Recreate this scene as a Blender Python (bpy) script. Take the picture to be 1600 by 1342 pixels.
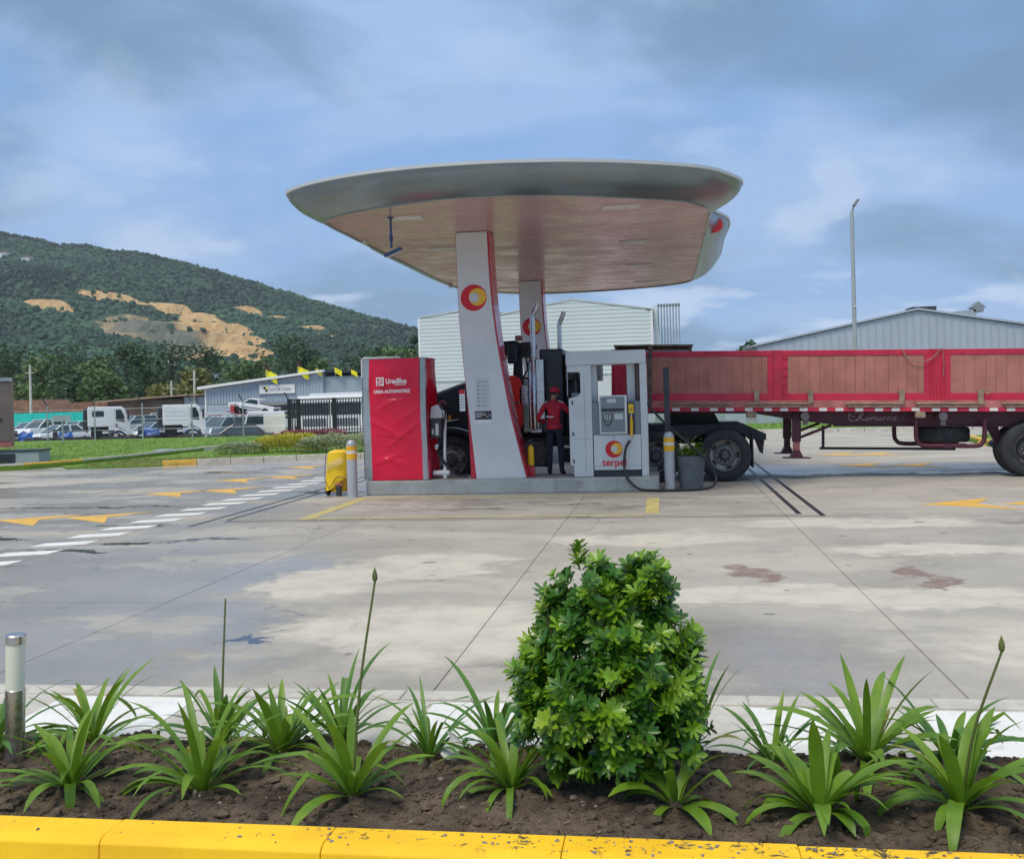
import bpy, math, random
from mathutils import Vector, Matrix, Euler, noise as mnoise
R = math.radians
rnd = random.Random(11)
sc = bpy.context.scene
for o in list(bpy.data.objects): bpy.data.objects.remove(o)

# ------------------------------------------------------------------ camera
cd = bpy.data.cameras.new('camera'); cam = bpy.data.objects.new('camera', cd)
sc.collection.objects.link(cam)
YAW = math.atan(237/1560.0); ROLL = 0.029
cd.sensor_width = 36.0; cd.lens = 36.0*1560/1600; cd.shift_y = -50/1600.0
cd.clip_start = 0.05; cd.clip_end = 8000
fw = Vector((-math.sin(YAW), math.cos(YAW), 0)); rt = Vector((math.cos(YAW), math.sin(YAW), 0)); up = Vector((0, 0, 1))
r2 = rt*math.cos(ROLL) - up*math.sin(ROLL); u2 = rt*math.sin(ROLL) + up*math.cos(ROLL)
cam.matrix_world = Matrix(((r2.x, u2.x, -fw.x, 0), (r2.y, u2.y, -fw.y, 0), (r2.z, u2.z, -fw.z, 1.75), (0, 0, 0, 1)))
sc.camera = cam

# ------------------------------------------------------------------ node helper
class NT:
    def __init__(s, tree): s.t = tree; s.n = tree.nodes; s.l = tree.links
    def node(s, typ, **kw):
        n = s.n.new(typ)
        for k, v in kw.items(): setattr(n, k, v)
        return n
    def put(s, sock, v):
        if v is None: return
        if hasattr(v, 'is_output') or hasattr(v, 'links'): s.l.new(v, sock)
        elif isinstance(v, (tuple, list)) and len(v) == 3 and sock.type == 'RGBA': sock.default_value = (*v, 1)
        else: sock.default_value = v
    def math(s, op, a, b=None, c=None, clamp=False):
        n = s.node('ShaderNodeMath', operation=op); n.use_clamp = clamp
        s.put(n.inputs[0], a); s.put(n.inputs[1], b)
        if c is not None: s.put(n.inputs[2], c)
        return n.outputs[0]
    def vmath(s, op, a, b=None):
        n = s.node('ShaderNodeVectorMath', operation=op); s.put(n.inputs[0], a)
        if b is not None: s.put(n.inputs[1], b)
        return n.outputs['Value'] if op in ('LENGTH', 'DISTANCE', 'DOT_PRODUCT') else n.outputs[0]
    def mix(s, f, a, b, blend='MIX'):
        n = s.node('ShaderNodeMix', data_type='RGBA', blend_type=blend)
        s.put(n.inputs[0], f); s.put(n.inputs[6], a); s.put(n.inputs[7], b); return n.outputs[2]
    def noise(s, vec, scale, detail=4, rough=.55, dist=0.0, out=0):
        n = s.node('ShaderNodeTexNoise'); s.put(n.inputs['Vector'], vec)
        n.inputs['Scale'].default_value = scale; n.inputs['Detail'].default_value = detail
        n.inputs['Roughness'].default_value = rough; n.inputs['Distortion'].default_value = dist
        return n.outputs[out]
    def sstep(s, x, a, b, o0=0.0, o1=1.0):
        n = s.node('ShaderNodeMapRange', interpolation_type='SMOOTHSTEP'); s.put(n.inputs[0], x)
        for i, v in enumerate((a, b, o0, o1)): s.put(n.inputs[1+i], v)
        return n.outputs[0]
    def scale(s, vec, v): return s.vmath('MULTIPLY', vec, v)
    def bump(s, h, strength=.3, dist=.02):
        n = s.node('ShaderNodeBump'); n.inputs['Strength'].default_value = strength; n.inputs['Distance'].default_value = dist
        s.put(n.inputs['Height'], h); return n.outputs[0]

# ------------------------------------------------------------------ sky and sun
SUN_EL, SUN_AZ = 58, 205      # azimuth clockwise from +Y (behind the camera, to the left)
w = bpy.data.worlds.new('World'); sc.world = w; w.use_nodes = True
T = NT(w.node_tree); T.n.clear()
sky = T.node('ShaderNodeTexSky', sky_type='NISHITA'); sky.sun_disc = False
sky.sun_elevation = R(SUN_EL); sky.sun_rotation = R(SUN_AZ); sky.air_density = 1.2; sky.dust_density = 1.5
g = T.node('ShaderNodeTexCoord').outputs['Generated']
sep = T.node('ShaderNodeSeparateXYZ'); T.put(sep.inputs[0], g)
den = T.math('ADD', T.math('MAXIMUM', sep.outputs[2], 0.0), .22)
cmb = T.node('ShaderNodeCombineXYZ')
T.put(cmb.inputs[0], T.math('DIVIDE', sep.outputs[0], den)); T.put(cmb.inputs[1], T.math('DIVIDE', sep.outputs[1], den)); cmb.inputs[2].default_value = 3.7
v = cmb.outputs[0]
n1 = T.noise(T.vmath('ADD', v, (2.0, .4, 0)), 1.25, 8, .56, .3); n3 = T.noise(T.vmath('ADD', v, (.3, 2.2, 4.6)), .95, 7, .52, .3); n2 = T.noise(T.vmath('ADD', v, (5.1, 2.3, 1.0)), 2.1, 8, .58, .25)
blue = T.mix(.15, (.185, .345, .645), T.scale(sky.outputs[0], (.11, .11, .11)))
c1 = T.mix(T.sstep(n1, .44, .62, 0, .85), blue, (.30, .43, .66))
c2 = T.mix(T.sstep(n3, .46, .62, 0, .92), c1, (.135, .235, .37))
lowz = T.sstep(sep.outputs[2], .30, .02)
puff = T.math('MULTIPLY', T.sstep(n2, .53, .66), T.math('MULTIPLY_ADD', lowz, .60, .16))
c3 = T.mix(puff, c2, (.56, .65, .79))
c4 = T.mix(T.math('MULTIPLY', lowz, .28), c3, (.36, .48, .66))
c5 = T.mix(T.sstep(sep.outputs[2], .45, .9, 0, .85), c4, (.84, .84, .85))   # whiter, brighter cloud added overhead, out of view, to light the ground
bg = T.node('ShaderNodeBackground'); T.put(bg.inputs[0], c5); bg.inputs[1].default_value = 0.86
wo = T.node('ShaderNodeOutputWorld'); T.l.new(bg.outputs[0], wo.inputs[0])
sd = bpy.data.lights.new('sun', 'SUN'); sd.energy = 1.5; sd.angle = R(22); sd.color = (1, .91, .76)
sun = bpy.data.objects.new('sun', sd); sc.collection.objects.link(sun)
az, el = R(SUN_AZ), R(SUN_EL)
sdir = Vector((math.sin(az)*math.cos(el), math.cos(az)*math.cos(el), math.sin(el)))
sun.rotation_euler = sdir.to_track_quat('Z', 'Y').to_euler(); sun.location = sdir*50
sc.view_settings.view_transform = 'Standard'; sc.view_settings.look = 'None'
sc.view_settings.gamma = 1; sc.view_settings.use_curve_mapping = False; sc.view_settings.exposure = 0.62

# ------------------------------------------------------------------ materials
MATS = {}
def pm(name, col, rough=.6, metal=0, var=.12, scale=2.0, bump=0, bscale=30, coat=0, dirt=0, dcol=(.12, .10, .08), trans=0, objc=False, spec=.5):
    if name in MATS: return MATS[name]
    m = bpy.data.materials.new(name); m.use_nodes = True; t = NT(m.node_tree)
    b = m.node_tree.nodes['Principled BSDF']
    if objc: p = t.node('ShaderNodeTexCoord').outputs['Object']
    else: p = t.node('ShaderNodeNewGeometry').outputs['Position']
    n = t.noise(p, scale, 5, .6)
    f = t.sstep(n, .3, .7)
    lo = tuple(c*(1-var) for c in col); hi = tuple(min(1, c*(1+var)) for c in col)
    c = t.mix(f, lo, hi)
    if dirt:
        d = t.sstep(t.noise(p, scale*2.3, 6, .65, .3), .5, .75, 0, dirt); c = t.mix(d, c, dcol)
    t.put(b.inputs['Base Color'], c)
    t.put(b.inputs['Roughness'], t.sstep(t.noise(p, scale*3, 3), .25, .75, max(.02, rough-.1), min(1, rough+.1)))
    b.inputs['Metallic'].default_value = metal; b.inputs['Coat Weight'].default_value = coat
    b.inputs['Specular IOR Level'].default_value = spec
    if bump: t.put(b.inputs['Normal'], t.bump(t.noise(p, bscale, 4), bump, .01))
    MATS[name] = m; return m

def leafmat(name, col, col2, rough=.4, trans=.25, scale=9, attr=None):
    m = bpy.data.materials.new(name); m.use_nodes = True; t = NT(m.node_tree); b = m.node_tree.nodes['Principled BSDF']
    p = t.node('ShaderNodeNewGeometry').outputs['Position']
    oi = t.node('ShaderNodeObjectInfo').outputs['Random']
    f = t.math('ADD', t.math('MULTIPLY', t.sstep(t.noise(p, scale, 3), .3, .7), .6), t.math('MULTIPLY', oi, .4))
    c = t.mix(f, col, col2)
    if attr:
        a = t.node('ShaderNodeAttribute', attribute_name=attr); c = t.mix(1.0, c, a.outputs['Color'], 'MULTIPLY')
    t.put(b.inputs['Base Color'], c); b.inputs['Roughness'].default_value = rough
    tr = t.node('ShaderNodeBsdfTranslucent'); t.put(tr.inputs[0], t.mix(.5, c, (.25, .4, .03)))
    ms = t.node('ShaderNodeMixShader'); ms.inputs[0].default_value = trans
    t.l.new(b.outputs[0], ms.inputs[1]); t.l.new(tr.outputs[0], ms.inputs[2])
    t.l.new(ms.outputs[0], m.node_tree.nodes['Material Output'].inputs[0])
    MATS[name] = m; return m

RED = (.62, .012, .035)
pm('red_gloss', (.55, .010, .035), .3, coat=.3, var=.06); pm('white_panel', (.66, .68, .68), .38, var=.05, dirt=.12, dcol=(.45, .45, .43))
pm('grey_panel', (.60, .635, .64), .42, var=.05, scale=1.5, dirt=.2, dcol=(.42, .43, .42)); pm('dark_plastic', (.035, .042, .05), .45, var=.2)
pm('steel', (.55, .55, .56), .3, 1, var=.03, scale=12); pm('chrome', (.50, .50, .49), .24, 1, var=.08, scale=8, dirt=.25, dcol=(.35, .32, .3))
pm('black_paint', (.008, .011, .018), .35, var=.3, dirt=.2, dcol=(.05, .05, .05)); pm('black_frame', (.012, .014, .018), .6, var=.3, dirt=.35, dcol=(.06, .055, .05))
pm('rubber', (.028, .031, .034), .8, var=.25, scale=5, bump=.15, bscale=60, dirt=.45, dcol=(.085, .08, .075)); pm('hose', (.012, .013, .015), .45)
pm('rim_grey', (.30, .29, .27), .45, .5, var=.2, scale=8, dirt=.6, dcol=(.07, .06, .055))
pm('rim_dark', (.12, .11, .115), .55, .3, var=.2, scale=8, dirt=.6, dcol=(.04, .035, .035))
pm('yellow_paint', (.80, .43, .012), .5, var=.08, dirt=.15, dcol=(.4, .25, .05)); pm('yellow_bright', (.85, .56, .01), .5, var=.05)
pm('bollard_grey', (.42, .44, .46), .4, .2, var=.06); pm('pot_grey', (.11, .135, .15), .7, var=.12, scale=4, dirt=.3, dcol=(.2, .2, .19))
pm('glass_dark', (.03, .05, .055), .06, var=.2); pm('glass_car', (.05, .08, .09), .05, var=.2)
pm('car_white', (.72, .75, .76), .25, coat=.5, var=.03); pm('car_silver', (.50, .55, .58), .28, .4, coat=.5, var=.05); pm('car_blue', (.24, .31, .38), .28, .3, coat=.5, var=.05)
pm('car_red', (.42, .03, .03), .3, coat=.5); pm('car_dark', (.04, .05, .06), .3, coat=.5)
pm('concrete_kerb', (.48, .46, .41), .8, var=.14, scale=5, bump=.2, bscale=60, dirt=.35, dcol=(.27, .25, .22))
pm('concrete_island', (.34, .37, .36), .7, var=.18, scale=1.7, bump=.2, bscale=50, dirt=.55, dcol=(.2, .2, .185))
pm('white_mark', (.74, .74, .71), .6, var=.05, scale=3, dirt=.55, dcol=(.42, .41, .38)); pm('yellow_mark', (.72, .42, .06), .6, var=.12, scale=3, dirt=.6, dcol=(.42, .34, .22))
pm('yellow_line', (.55, .45, .16), .6, var=.15, scale=3, dirt=.75, dcol=(.33, .30, .25))
pm('trailer_red', (.52, .018, .06), .5, var=.2, scale=1.5, dirt=.4, dcol=(.24, .05, .05)); pm('trailer_dark', (.075, .012, .028), .5, var=.25, dirt=.3, dcol=(.05, .02, .02))
pm('trailer_rust', (.45, .15, .14), .75, var=.25, scale=4, dirt=.6, dcol=(.25, .14, .10)); pm('plank', (.40, .165, .13), .85, var=.16, scale=2.5, bump=.25, bscale=25, dirt=.35, dcol=(.27, .16, .12))
pm('tan_rail', (.30, .22, .16), .85, var=.3, scale=6, dirt=.5, dcol=(.16, .10, .07)); pm('old_wood', (.13, .10, .08), .85, var=.35, scale=6)
pm('siding', (.62, .69, .69), .5, var=.03, scale=.3, dirt=.1, dcol=(.5, .52, .5)); pm('siding_grey', (.40, .45, .52), .5, .1, var=.04, scale=.4); pm('roof_metal', (.55, .58, .57), .45, .2, var=.06)
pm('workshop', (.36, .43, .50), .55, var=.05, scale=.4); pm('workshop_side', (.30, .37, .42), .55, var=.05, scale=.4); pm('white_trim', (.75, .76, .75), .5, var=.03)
pm('brown_wall', (.10, .075, .06), .85, var=.25, scale=.5); pm('teal_sheet', (.02, .50, .43), .5, var=.12, scale=.7); pm('tile_roof', (.22, .12, .08), .85, var=.3)
pm('flag_yellow', (.85, .78, .01), .6); pm('flag_dark', (.06, .015, .015), .6); pm('galv', (.45, .48, .49), .4, .6, var=.1); pm('cream_pole', (.48, .50, .42), .6)
pm('tarp_blue', (.02, .10, .36), .45, var=.2); pm('container', (.19, .155, .135), .7, var=.12, scale=.8, dirt=.5, dcol=(.11, .075, .06)); pm('inlet', (.33, .38, .42), .75, var=.1, dirt=.3, dcol=(.2, .22, .2))
pm('skin', (.36, .19, .12), .55); pm('shirt', (.42, .008, .03), .75, var=.15, scale=9, bump=.3, bscale=18); pm('trousers', (.010, .014, .032), .8, var=.2, scale=9); pm('shoe', (.01, .01, .012), .5); pm('hair', (.012, .01, .009), .7)
pm('print_white', (.78, .78, .78), .5, var=.02); pm('print_grey', (.22, .25, .27), .6, var=.05); pm('print_red', (.62, .012, .03), .5, var=.04); pm('print_yellow', (.85, .50, .03), .45, var=.04); pm('print_light', (.55, .60, .60), .45, var=.04); pm('print_dark', (.04, .04, .05), .5); pm('script_silver', (.42, .30, .30), .5)
pm('frost', (.74, .75, .62), .35, var=.04); pm('amber', (.75, .25, .02), .3); pm('stem', (.10, .13, .03), .6, objc=False); pm('bark', (.09, .065, .045), .9, var=.3, scale=4, bump=.4)
pm('stone', (.22, .19, .16), .9, var=.3, scale=30); pm('litter', (.6, .6, .58), .4); pm('grate', (.02, .021, .024), .5, .5)
pm('blue_steel', (.05, .10, .22), .4, .3); pm('lamp_face', (.62, .62, .6), .35); pm('bark_red', (.20, .05, .04), .8); pm('reflect', (.70, .70, .66), .35); pm('cover_red', (.74, .004, .045), .3, var=.07, scale=2); pm('cover_grey', (.34, .385, .41), .38, .25, var=.12, scale=4)
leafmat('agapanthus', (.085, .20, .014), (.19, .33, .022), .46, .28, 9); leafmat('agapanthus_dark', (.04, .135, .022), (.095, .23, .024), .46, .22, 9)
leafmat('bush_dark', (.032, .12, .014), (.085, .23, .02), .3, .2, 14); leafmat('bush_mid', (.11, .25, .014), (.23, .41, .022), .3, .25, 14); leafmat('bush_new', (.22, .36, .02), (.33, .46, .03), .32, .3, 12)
leafmat('leaf_dry', (.22, .27, .03), (.34, .30, .05), .6, .2)
leafmat('tree_dark', (.024, .058, .034), (.05, .10, .042), .6, .1, .6, 'tone'); leafmat('tree_mid', (.055, .11, .038), (.105, .17, .045), .6, .12, .6, 'tone'); leafmat('tree_olive', (.10, .115, .032), (.17, .17, .045), .6, .12, .6, 'tone')
leafmat('hedge_yellow', (.28, .30, .015), (.55, .48, .03), .5, .2, 6); leafmat('hedge_grey', (.20, .26, .14), (.38, .42, .26), .6, .15, 8); leafmat('hedge_red', (.13, .012, .034), (.24, .022, .06), .5, .15, 6); leafmat('grass_blade', (.085, .19, .018), (.17, .28, .03), .5, .25, 1.2); leafmat('dry_grass', (.20, .22, .06), (.33, .30, .12), .6, .2, 2)
leafmat('forest', (.018, .056, .034), (.042, .098, .042), .8, 0, .02, 'tone')

def concrete():
    m = bpy.data.materials.new('wet_concrete'); m.use_nodes = True; t = NT(m.node_tree); b = m.node_tree.nodes['Principled BSDF']
    p = t.node('ShaderNodeNewGeometry').outputs['Position']
    s = t.node('ShaderNodeSeparateXYZ'); t.put(s.inputs[0], p); X, Y = s.outputs[0], s.outputs[1]
    warp = t.vmath('ADD', p, t.scale(t.vmath('SUBTRACT', t.noise(p, .8, 4, .6, 0, 1), (.5, .5, .5)), (1.6, 1.6, 0)))
    warp = t.vmath('ADD', warp, t.scale(t.vmath('SUBTRACT', t.noise(p, 5, 5, .65, 0, 1), (.5, .5, .5)), (.9, .5, 0)))
    rndv = t.node('ShaderNodeObjectInfo').outputs['Random']
    base = t.mix(t.sstep(t.noise(p, .7, 6, .6), .3, .7), (.30, .282, .24), (.42, .393, .34))
    base = t.mix(t.sstep(t.noise(p, 9, 5, .7), .35, .8, 0, .28), base, (.24, .215, .175))
    base = t.mix(t.math('MULTIPLY', rndv, .25), base, (.48, .45, .385))
    # sweeping / tyre streaks
    st = t.noise(t.scale(p, (.35, 6, 1)), 1.0, 4, .6); base = t.mix(t.sstep(st, .55, .8, 0, .2), base, (.18, .17, .155))
    sy = t.noise(t.scale(p, (7, .3, 1)), 1.0, 4, .6); base = t.mix(t.sstep(sy, .55, .8, 0, .18), base, (.44, .42, .38))
    def ell(cx, cy, rx, ry, edge=.25, q=None):
        d = t.vmath('LENGTH', t.vmath('DIVIDE', t.vmath('SUBTRACT', q or warp, (cx, cy, 0)), (rx, ry, 1e6)))
        return t.sstep(d, 1+edge, 1-edge)
    # dry, pale areas
    dry = t.math('MULTIPLY', t.sstep(t.noise(t.scale(warp, (.38, 1.0, 1)), .75, 5, .55), .525, .60), .42)
    for a in ((1.9, 8.65, 2.4, .42), (3.4, 6.9, 1.65, 1.0), (-.2, 12.1, 1.2, .5), (-2.5, 10.2, .9, .7), (-1.7, 7.4, 1.2, .9), (2.4, 13.4, 1.6, .55), (3.0, 11.2, 1.3, .35), (-3.3, 9.5, .55, 1.1)): dry = t.math('MAXIMUM', dry, ell(*a))
    # standing water film
    wn = t.noise(t.scale(warp, (.30, .52, 1)), .8, 5, .55)
    left = t.sstep(X, -.5, -5.2); wet = t.sstep(t.math('ADD', wn, t.math('MULTIPLY', left, .19)), .585, .69)
    for a in ((-5.3, 10.4, 2.2, 2.3), (-5.6, 12.8, 1.6, .9), (-3.9, 7.4, 1.0, 1.0), (3.6, 22.6, 4.2, 1.4), (-8.5, 9.5, 2.5, 3.0), (.1, 6.7, 1.3, .9), (-8.8, 20.5, 1.2, 2.0)): wet = t.math('MAXIMUM', wet, ell(*a, .4))
    near = t.math('MULTIPLY', t.sstep(Y, 60, 25), t.math('SUBTRACT', 1.0, t.math('MULTIPLY', ell(-2.6, 14.5, 3.9, 3.6, .25, p), .85)))
    wet = t.math('MULTIPLY', t.math('MULTIPLY', wet, t.math('SUBTRACT', 1.0, t.math('MULTIPLY', dry, .8))), near)
    pud = t.math('MULTIPLY', t.sstep(t.noise(t.scale(warp, (.22, 1.1, 1)), .9, 4, .5), .655, .685), t.sstep(X, -3.5, -6.5))
    for a in ((-10.5, 16.6, 2.6, .10), (-6.9, 12.1, .35, .22), (-7.3, 11.3, .5, .14), (-9.6, 12.4, .9, .2), (-5.9, 12.3, .5, .07), (3.3, 21.4, 1.0, .16), (5.6, 21.2, 1.2, .2), (-3.02, 7.02, .13, .16)): pud = t.math('MAXIMUM', pud, ell(*a, .15))
    dry = t.math('MULTIPLY', dry, t.sstep(t.noise(p, 2.4, 6, .7), .25, .62, .35, 1.0))
    c = t.mix(dry, base, (.56, .52, .435))
    c = t.mix(wet, c, t.mix(1.0, c, (.80, .80, .81), 'MULTIPLY'))
    c = t.mix(pud, c, (.035, .037, .042))
    oil = None
    q2 = t.vmath('ADD', p, t.scale(t.vmath('SUBTRACT', t.noise(p, 2.6, 4, .6, 0, 1), (.5, .5, .5)), (1.1, 1.1, 0)))
    for a in ((.72, 10.0, .20, .33), (.86, 9.65, .12, .22), (2.22, 9.85, .20, .3), (2.36, 9.3, .10, .3)):
        e = ell(*a, .3, q2); oil = e if oil is None else t.math('MAXIMUM', oil, e)
    c = t.mix(t.math('MULTIPLY', t.math('MULTIPLY', oil, .72), t.sstep(t.noise(p, 7, 5, .7), .2, .6, .4, 1)), c, (.15, .07, .055))
    drip = ell(-2.2, 16.1, 3.2, .95, .5); dn = t.sstep(t.noise(t.scale(warp, (.5, 2.2, 1)), 1.6, 5, .6), .45, .62)
    c = t.mix(t.math('MULTIPLY', t.math('MULTIPLY', drip, dn), .65), c, (.10, .075, .062))
    spots = t.math('MULTIPLY', t.sstep(t.noise(t.scale(p, (1, 1.2, 1)), 3.3, 2, .4), .70, .74), .6)
    c = t.mix(spots, c, (.10, .095, .09))
    c = t.mix(t.sstep(t.noise(p, 60, 3, .7), .58, .72, 0, .30), c, (.13, .12, .10))
    cv_ = t.node('ShaderNodeTexVoronoi', feature='DISTANCE_TO_EDGE'); t.put(cv_.inputs['Vector'], t.vmath('ADD', p, t.scale(t.noise(p, 1.7, 5, .65, 0, 1), (1.4, 1.4, 0)))); cv_.inputs['Scale'].default_value = .16
    crk = t.math('MULTIPLY', t.sstep(cv_.outputs['Distance'], .0035, .0012), t.sstep(t.noise(p, .5, 2), .5, .6, 0, .6)); c = t.mix(crk, c, (.10, .09, .08))
    t.put(b.inputs['Base Color'], c)
    r = t.sstep(t.noise(p, 3.0, 4), .3, .7, .62, .85)
    r = t.math('MULTIPLY_ADD', wet, t.math('SUBTRACT', .22, r), r); r = t.math('MULTIPLY_ADD', pud, t.math('SUBTRACT', .04, r), r)
    t.put(b.inputs['Roughness'], r)
    h = t.math('ADD', t.math('MULTIPLY', t.noise(p, 90, 4, .7), .5), t.noise(p, 14, 4))
    bn = t.node('ShaderNodeBump'); bn.inputs['Distance'].default_value = .004; t.put(bn.inputs['Height'], h)
    t.put(bn.inputs['Strength'], t.math('MULTIPLY_ADD', t.math('MAXIMUM', wet, pud), -.42, .5)); t.put(b.inputs['Normal'], bn.outputs[0])
    MATS['wet_concrete'] = m
concrete()

def soilmat():
    m = bpy.data.materials.new('soil'); m.use_nodes = True; t = NT(m.node_tree); b = m.node_tree.nodes['Principled BSDF']
    p = t.node('ShaderNodeNewGeometry').outputs['Position']
    c = t.mix(t.sstep(t.noise(p, 5, 6, .65), .3, .7), (.105, .076, .052), (.30, .225, .155))
    c = t.mix(t.sstep(t.noise(p, 45, 5, .7), .55, .75, 0, .6), c, (.38, .31, .235))
    c = t.mix(t.sstep(t.noise(p, 28, 5, .75), .52, .66, 0, .7), c, (.055, .04, .028))
    t.put(b.inputs['Base Color'], c); b.inputs['Roughness'].default_value = .95
    t.put(b.inputs['Normal'], t.bump(t.math('ADD', t.noise(p, 45, 7, .75), t.noise(p, 160, 3)), 1.0, .03)); MATS['soil'] = m
soilmat()

def kerb_yellow():
    m = bpy.data.materials.new('kerb_yellow'); m.use_nodes = True; t = NT(m.node_tree); b = m.node_tree.nodes['Principled BSDF']
    p = t.node('ShaderNodeNewGeometry').outputs['Position']
    c = t.mix(t.sstep(t.noise(p, 4, 5), .3, .7), (.84, .49, .006), (.92, .58, .008))
    c = t.mix(t.sstep(t.noise(p, 16, 6, .7, .4), .56, .75, 0, .35), c, (.50, .28, .02))
    s = t.node('ShaderNodeSeparateXYZ'); t.put(s.inputs[0], p)
    wear = t.math('ADD', t.noise(p, 11, 7, .8, .8), t.math('MULTIPLY', t.sstep(s.outputs[0], -1.5, .2), .05))
    c = t.mix(t.math('MULTIPLY', t.sstep(wear, .61, .63), t.sstep(s.outputs[1], 3.44, 3.52)), c, (.055, .04, .03))
    t.put(b.inputs['Base Color'], c); b.inputs['Roughness'].default_value = .66
    t.put(b.inputs['Normal'], t.bump(t.noise(p, 55, 6, .7), .5, .006)); MATS['kerb_yellow'] = m
kerb_yellow()

def grassmat():
    m = bpy.data.materials.new('grass_ground'); m.use_nodes = True; t = NT(m.node_tree); b = m.node_tree.nodes['Principled BSDF']
    p = t.node('ShaderNodeNewGeometry').outputs['Position']
    c = t.mix(t.sstep(t.noise(p, .5, 6, .65), .3, .7), (.085, .20, .015), (.16, .28, .025)); c = t.mix(t.sstep(t.noise(p, 6, 5, .7), .45, .8, 0, .6), c, (.19, .20, .05))
    t.put(b.inputs['Base Color'], c); b.inputs['Roughness'].default_value = .9; t.put(b.inputs['Normal'], t.bump(t.noise(t.scale(p, (1, 1, 1)), 18, 5, .7), .8, .05)); MATS['grass_ground'] = m
grassmat()

def hillmat():
    m = bpy.data.materials.new('hill_mat'); m.use_nodes = True; t = NT(m.node_tree); b = m.node_tree.nodes['Principled BSDF']
    p = t.node('ShaderNodeNewGeometry').outputs['Position']
    c = t.mix(t.sstep(t.noise(p, .012, 7, .65), .3, .7), (.016, .052, .034), (.042, .092, .042)); c = t.mix(t.sstep(t.noise(p, .12, 5, .7), .4, .75, 0, .6), c, (.012, .034, .026))
    a = t.node('ShaderNodeAttribute', attribute_name='scar'); sp = t.node('ShaderNodeSeparateColor'); t.put(sp.inputs[0], a.outputs['Color'])
    nn = t.noise(t.scale(p, (3.0, .8, .5)), .05, 6, .75)
    rock = t.mix(t.sstep(nn, .35, .65), (.42, .25, .10), (.66, .45, .21)); rock = t.mix(t.sstep(t.noise(p, .12, 5, .7), .5, .72, 0, .75), rock, (.13, .125, .085))
    rock = t.mix(sp.outputs[1], rock, t.mix(t.sstep(nn, .4, .6), (.085, .11, .085), (.17, .17, .13)))
    f = t.sstep(t.math('ADD', sp.outputs[0], t.math('MULTIPLY', t.math('SUBTRACT', t.noise(p, .05, 5, .7), .5), .9)), .42, .58)
    t.put(b.inputs['Base Color'], t.mix(f, c, rock)); b.inputs['Roughness'].default_value = .95
    t.put(b.inputs['Normal'], t.bump(t.noise(p, .12, 5, .7), .8, 4.0)); MATS['hill_mat'] = m
hillmat()

def metal_panel():
    m = bpy.data.materials.new('canopy_metal'); m.use_nodes = True; t = NT(m.node_tree); b = m.node_tree.nodes['Principled BSDF']
    p = t.node('ShaderNodeNewGeometry').outputs['Position']
    c = t.mix(t.sstep(t.noise(p, .6, 4), .3, .7), (.20, .255, .28), (.26, .315, .34)); t.put(b.inputs['Base Color'], c)
    b.inputs['Metallic'].default_value = .55; b.inputs['Roughness'].default_value = .24; t.put(b.inputs['Normal'], t.bump(t.noise(p, 1.3, 3), .12, .03)); MATS['canopy_metal'] = m
metal_panel()
pm('soffit', (.60, .41, .425), .27, .3, var=.06, scale=.5, spec=.3)
MATS['soffit'].node_tree.nodes['Principled BSDF'].inputs['Specular Tint'].default_value = (.85, .50, .58, 1)

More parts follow.
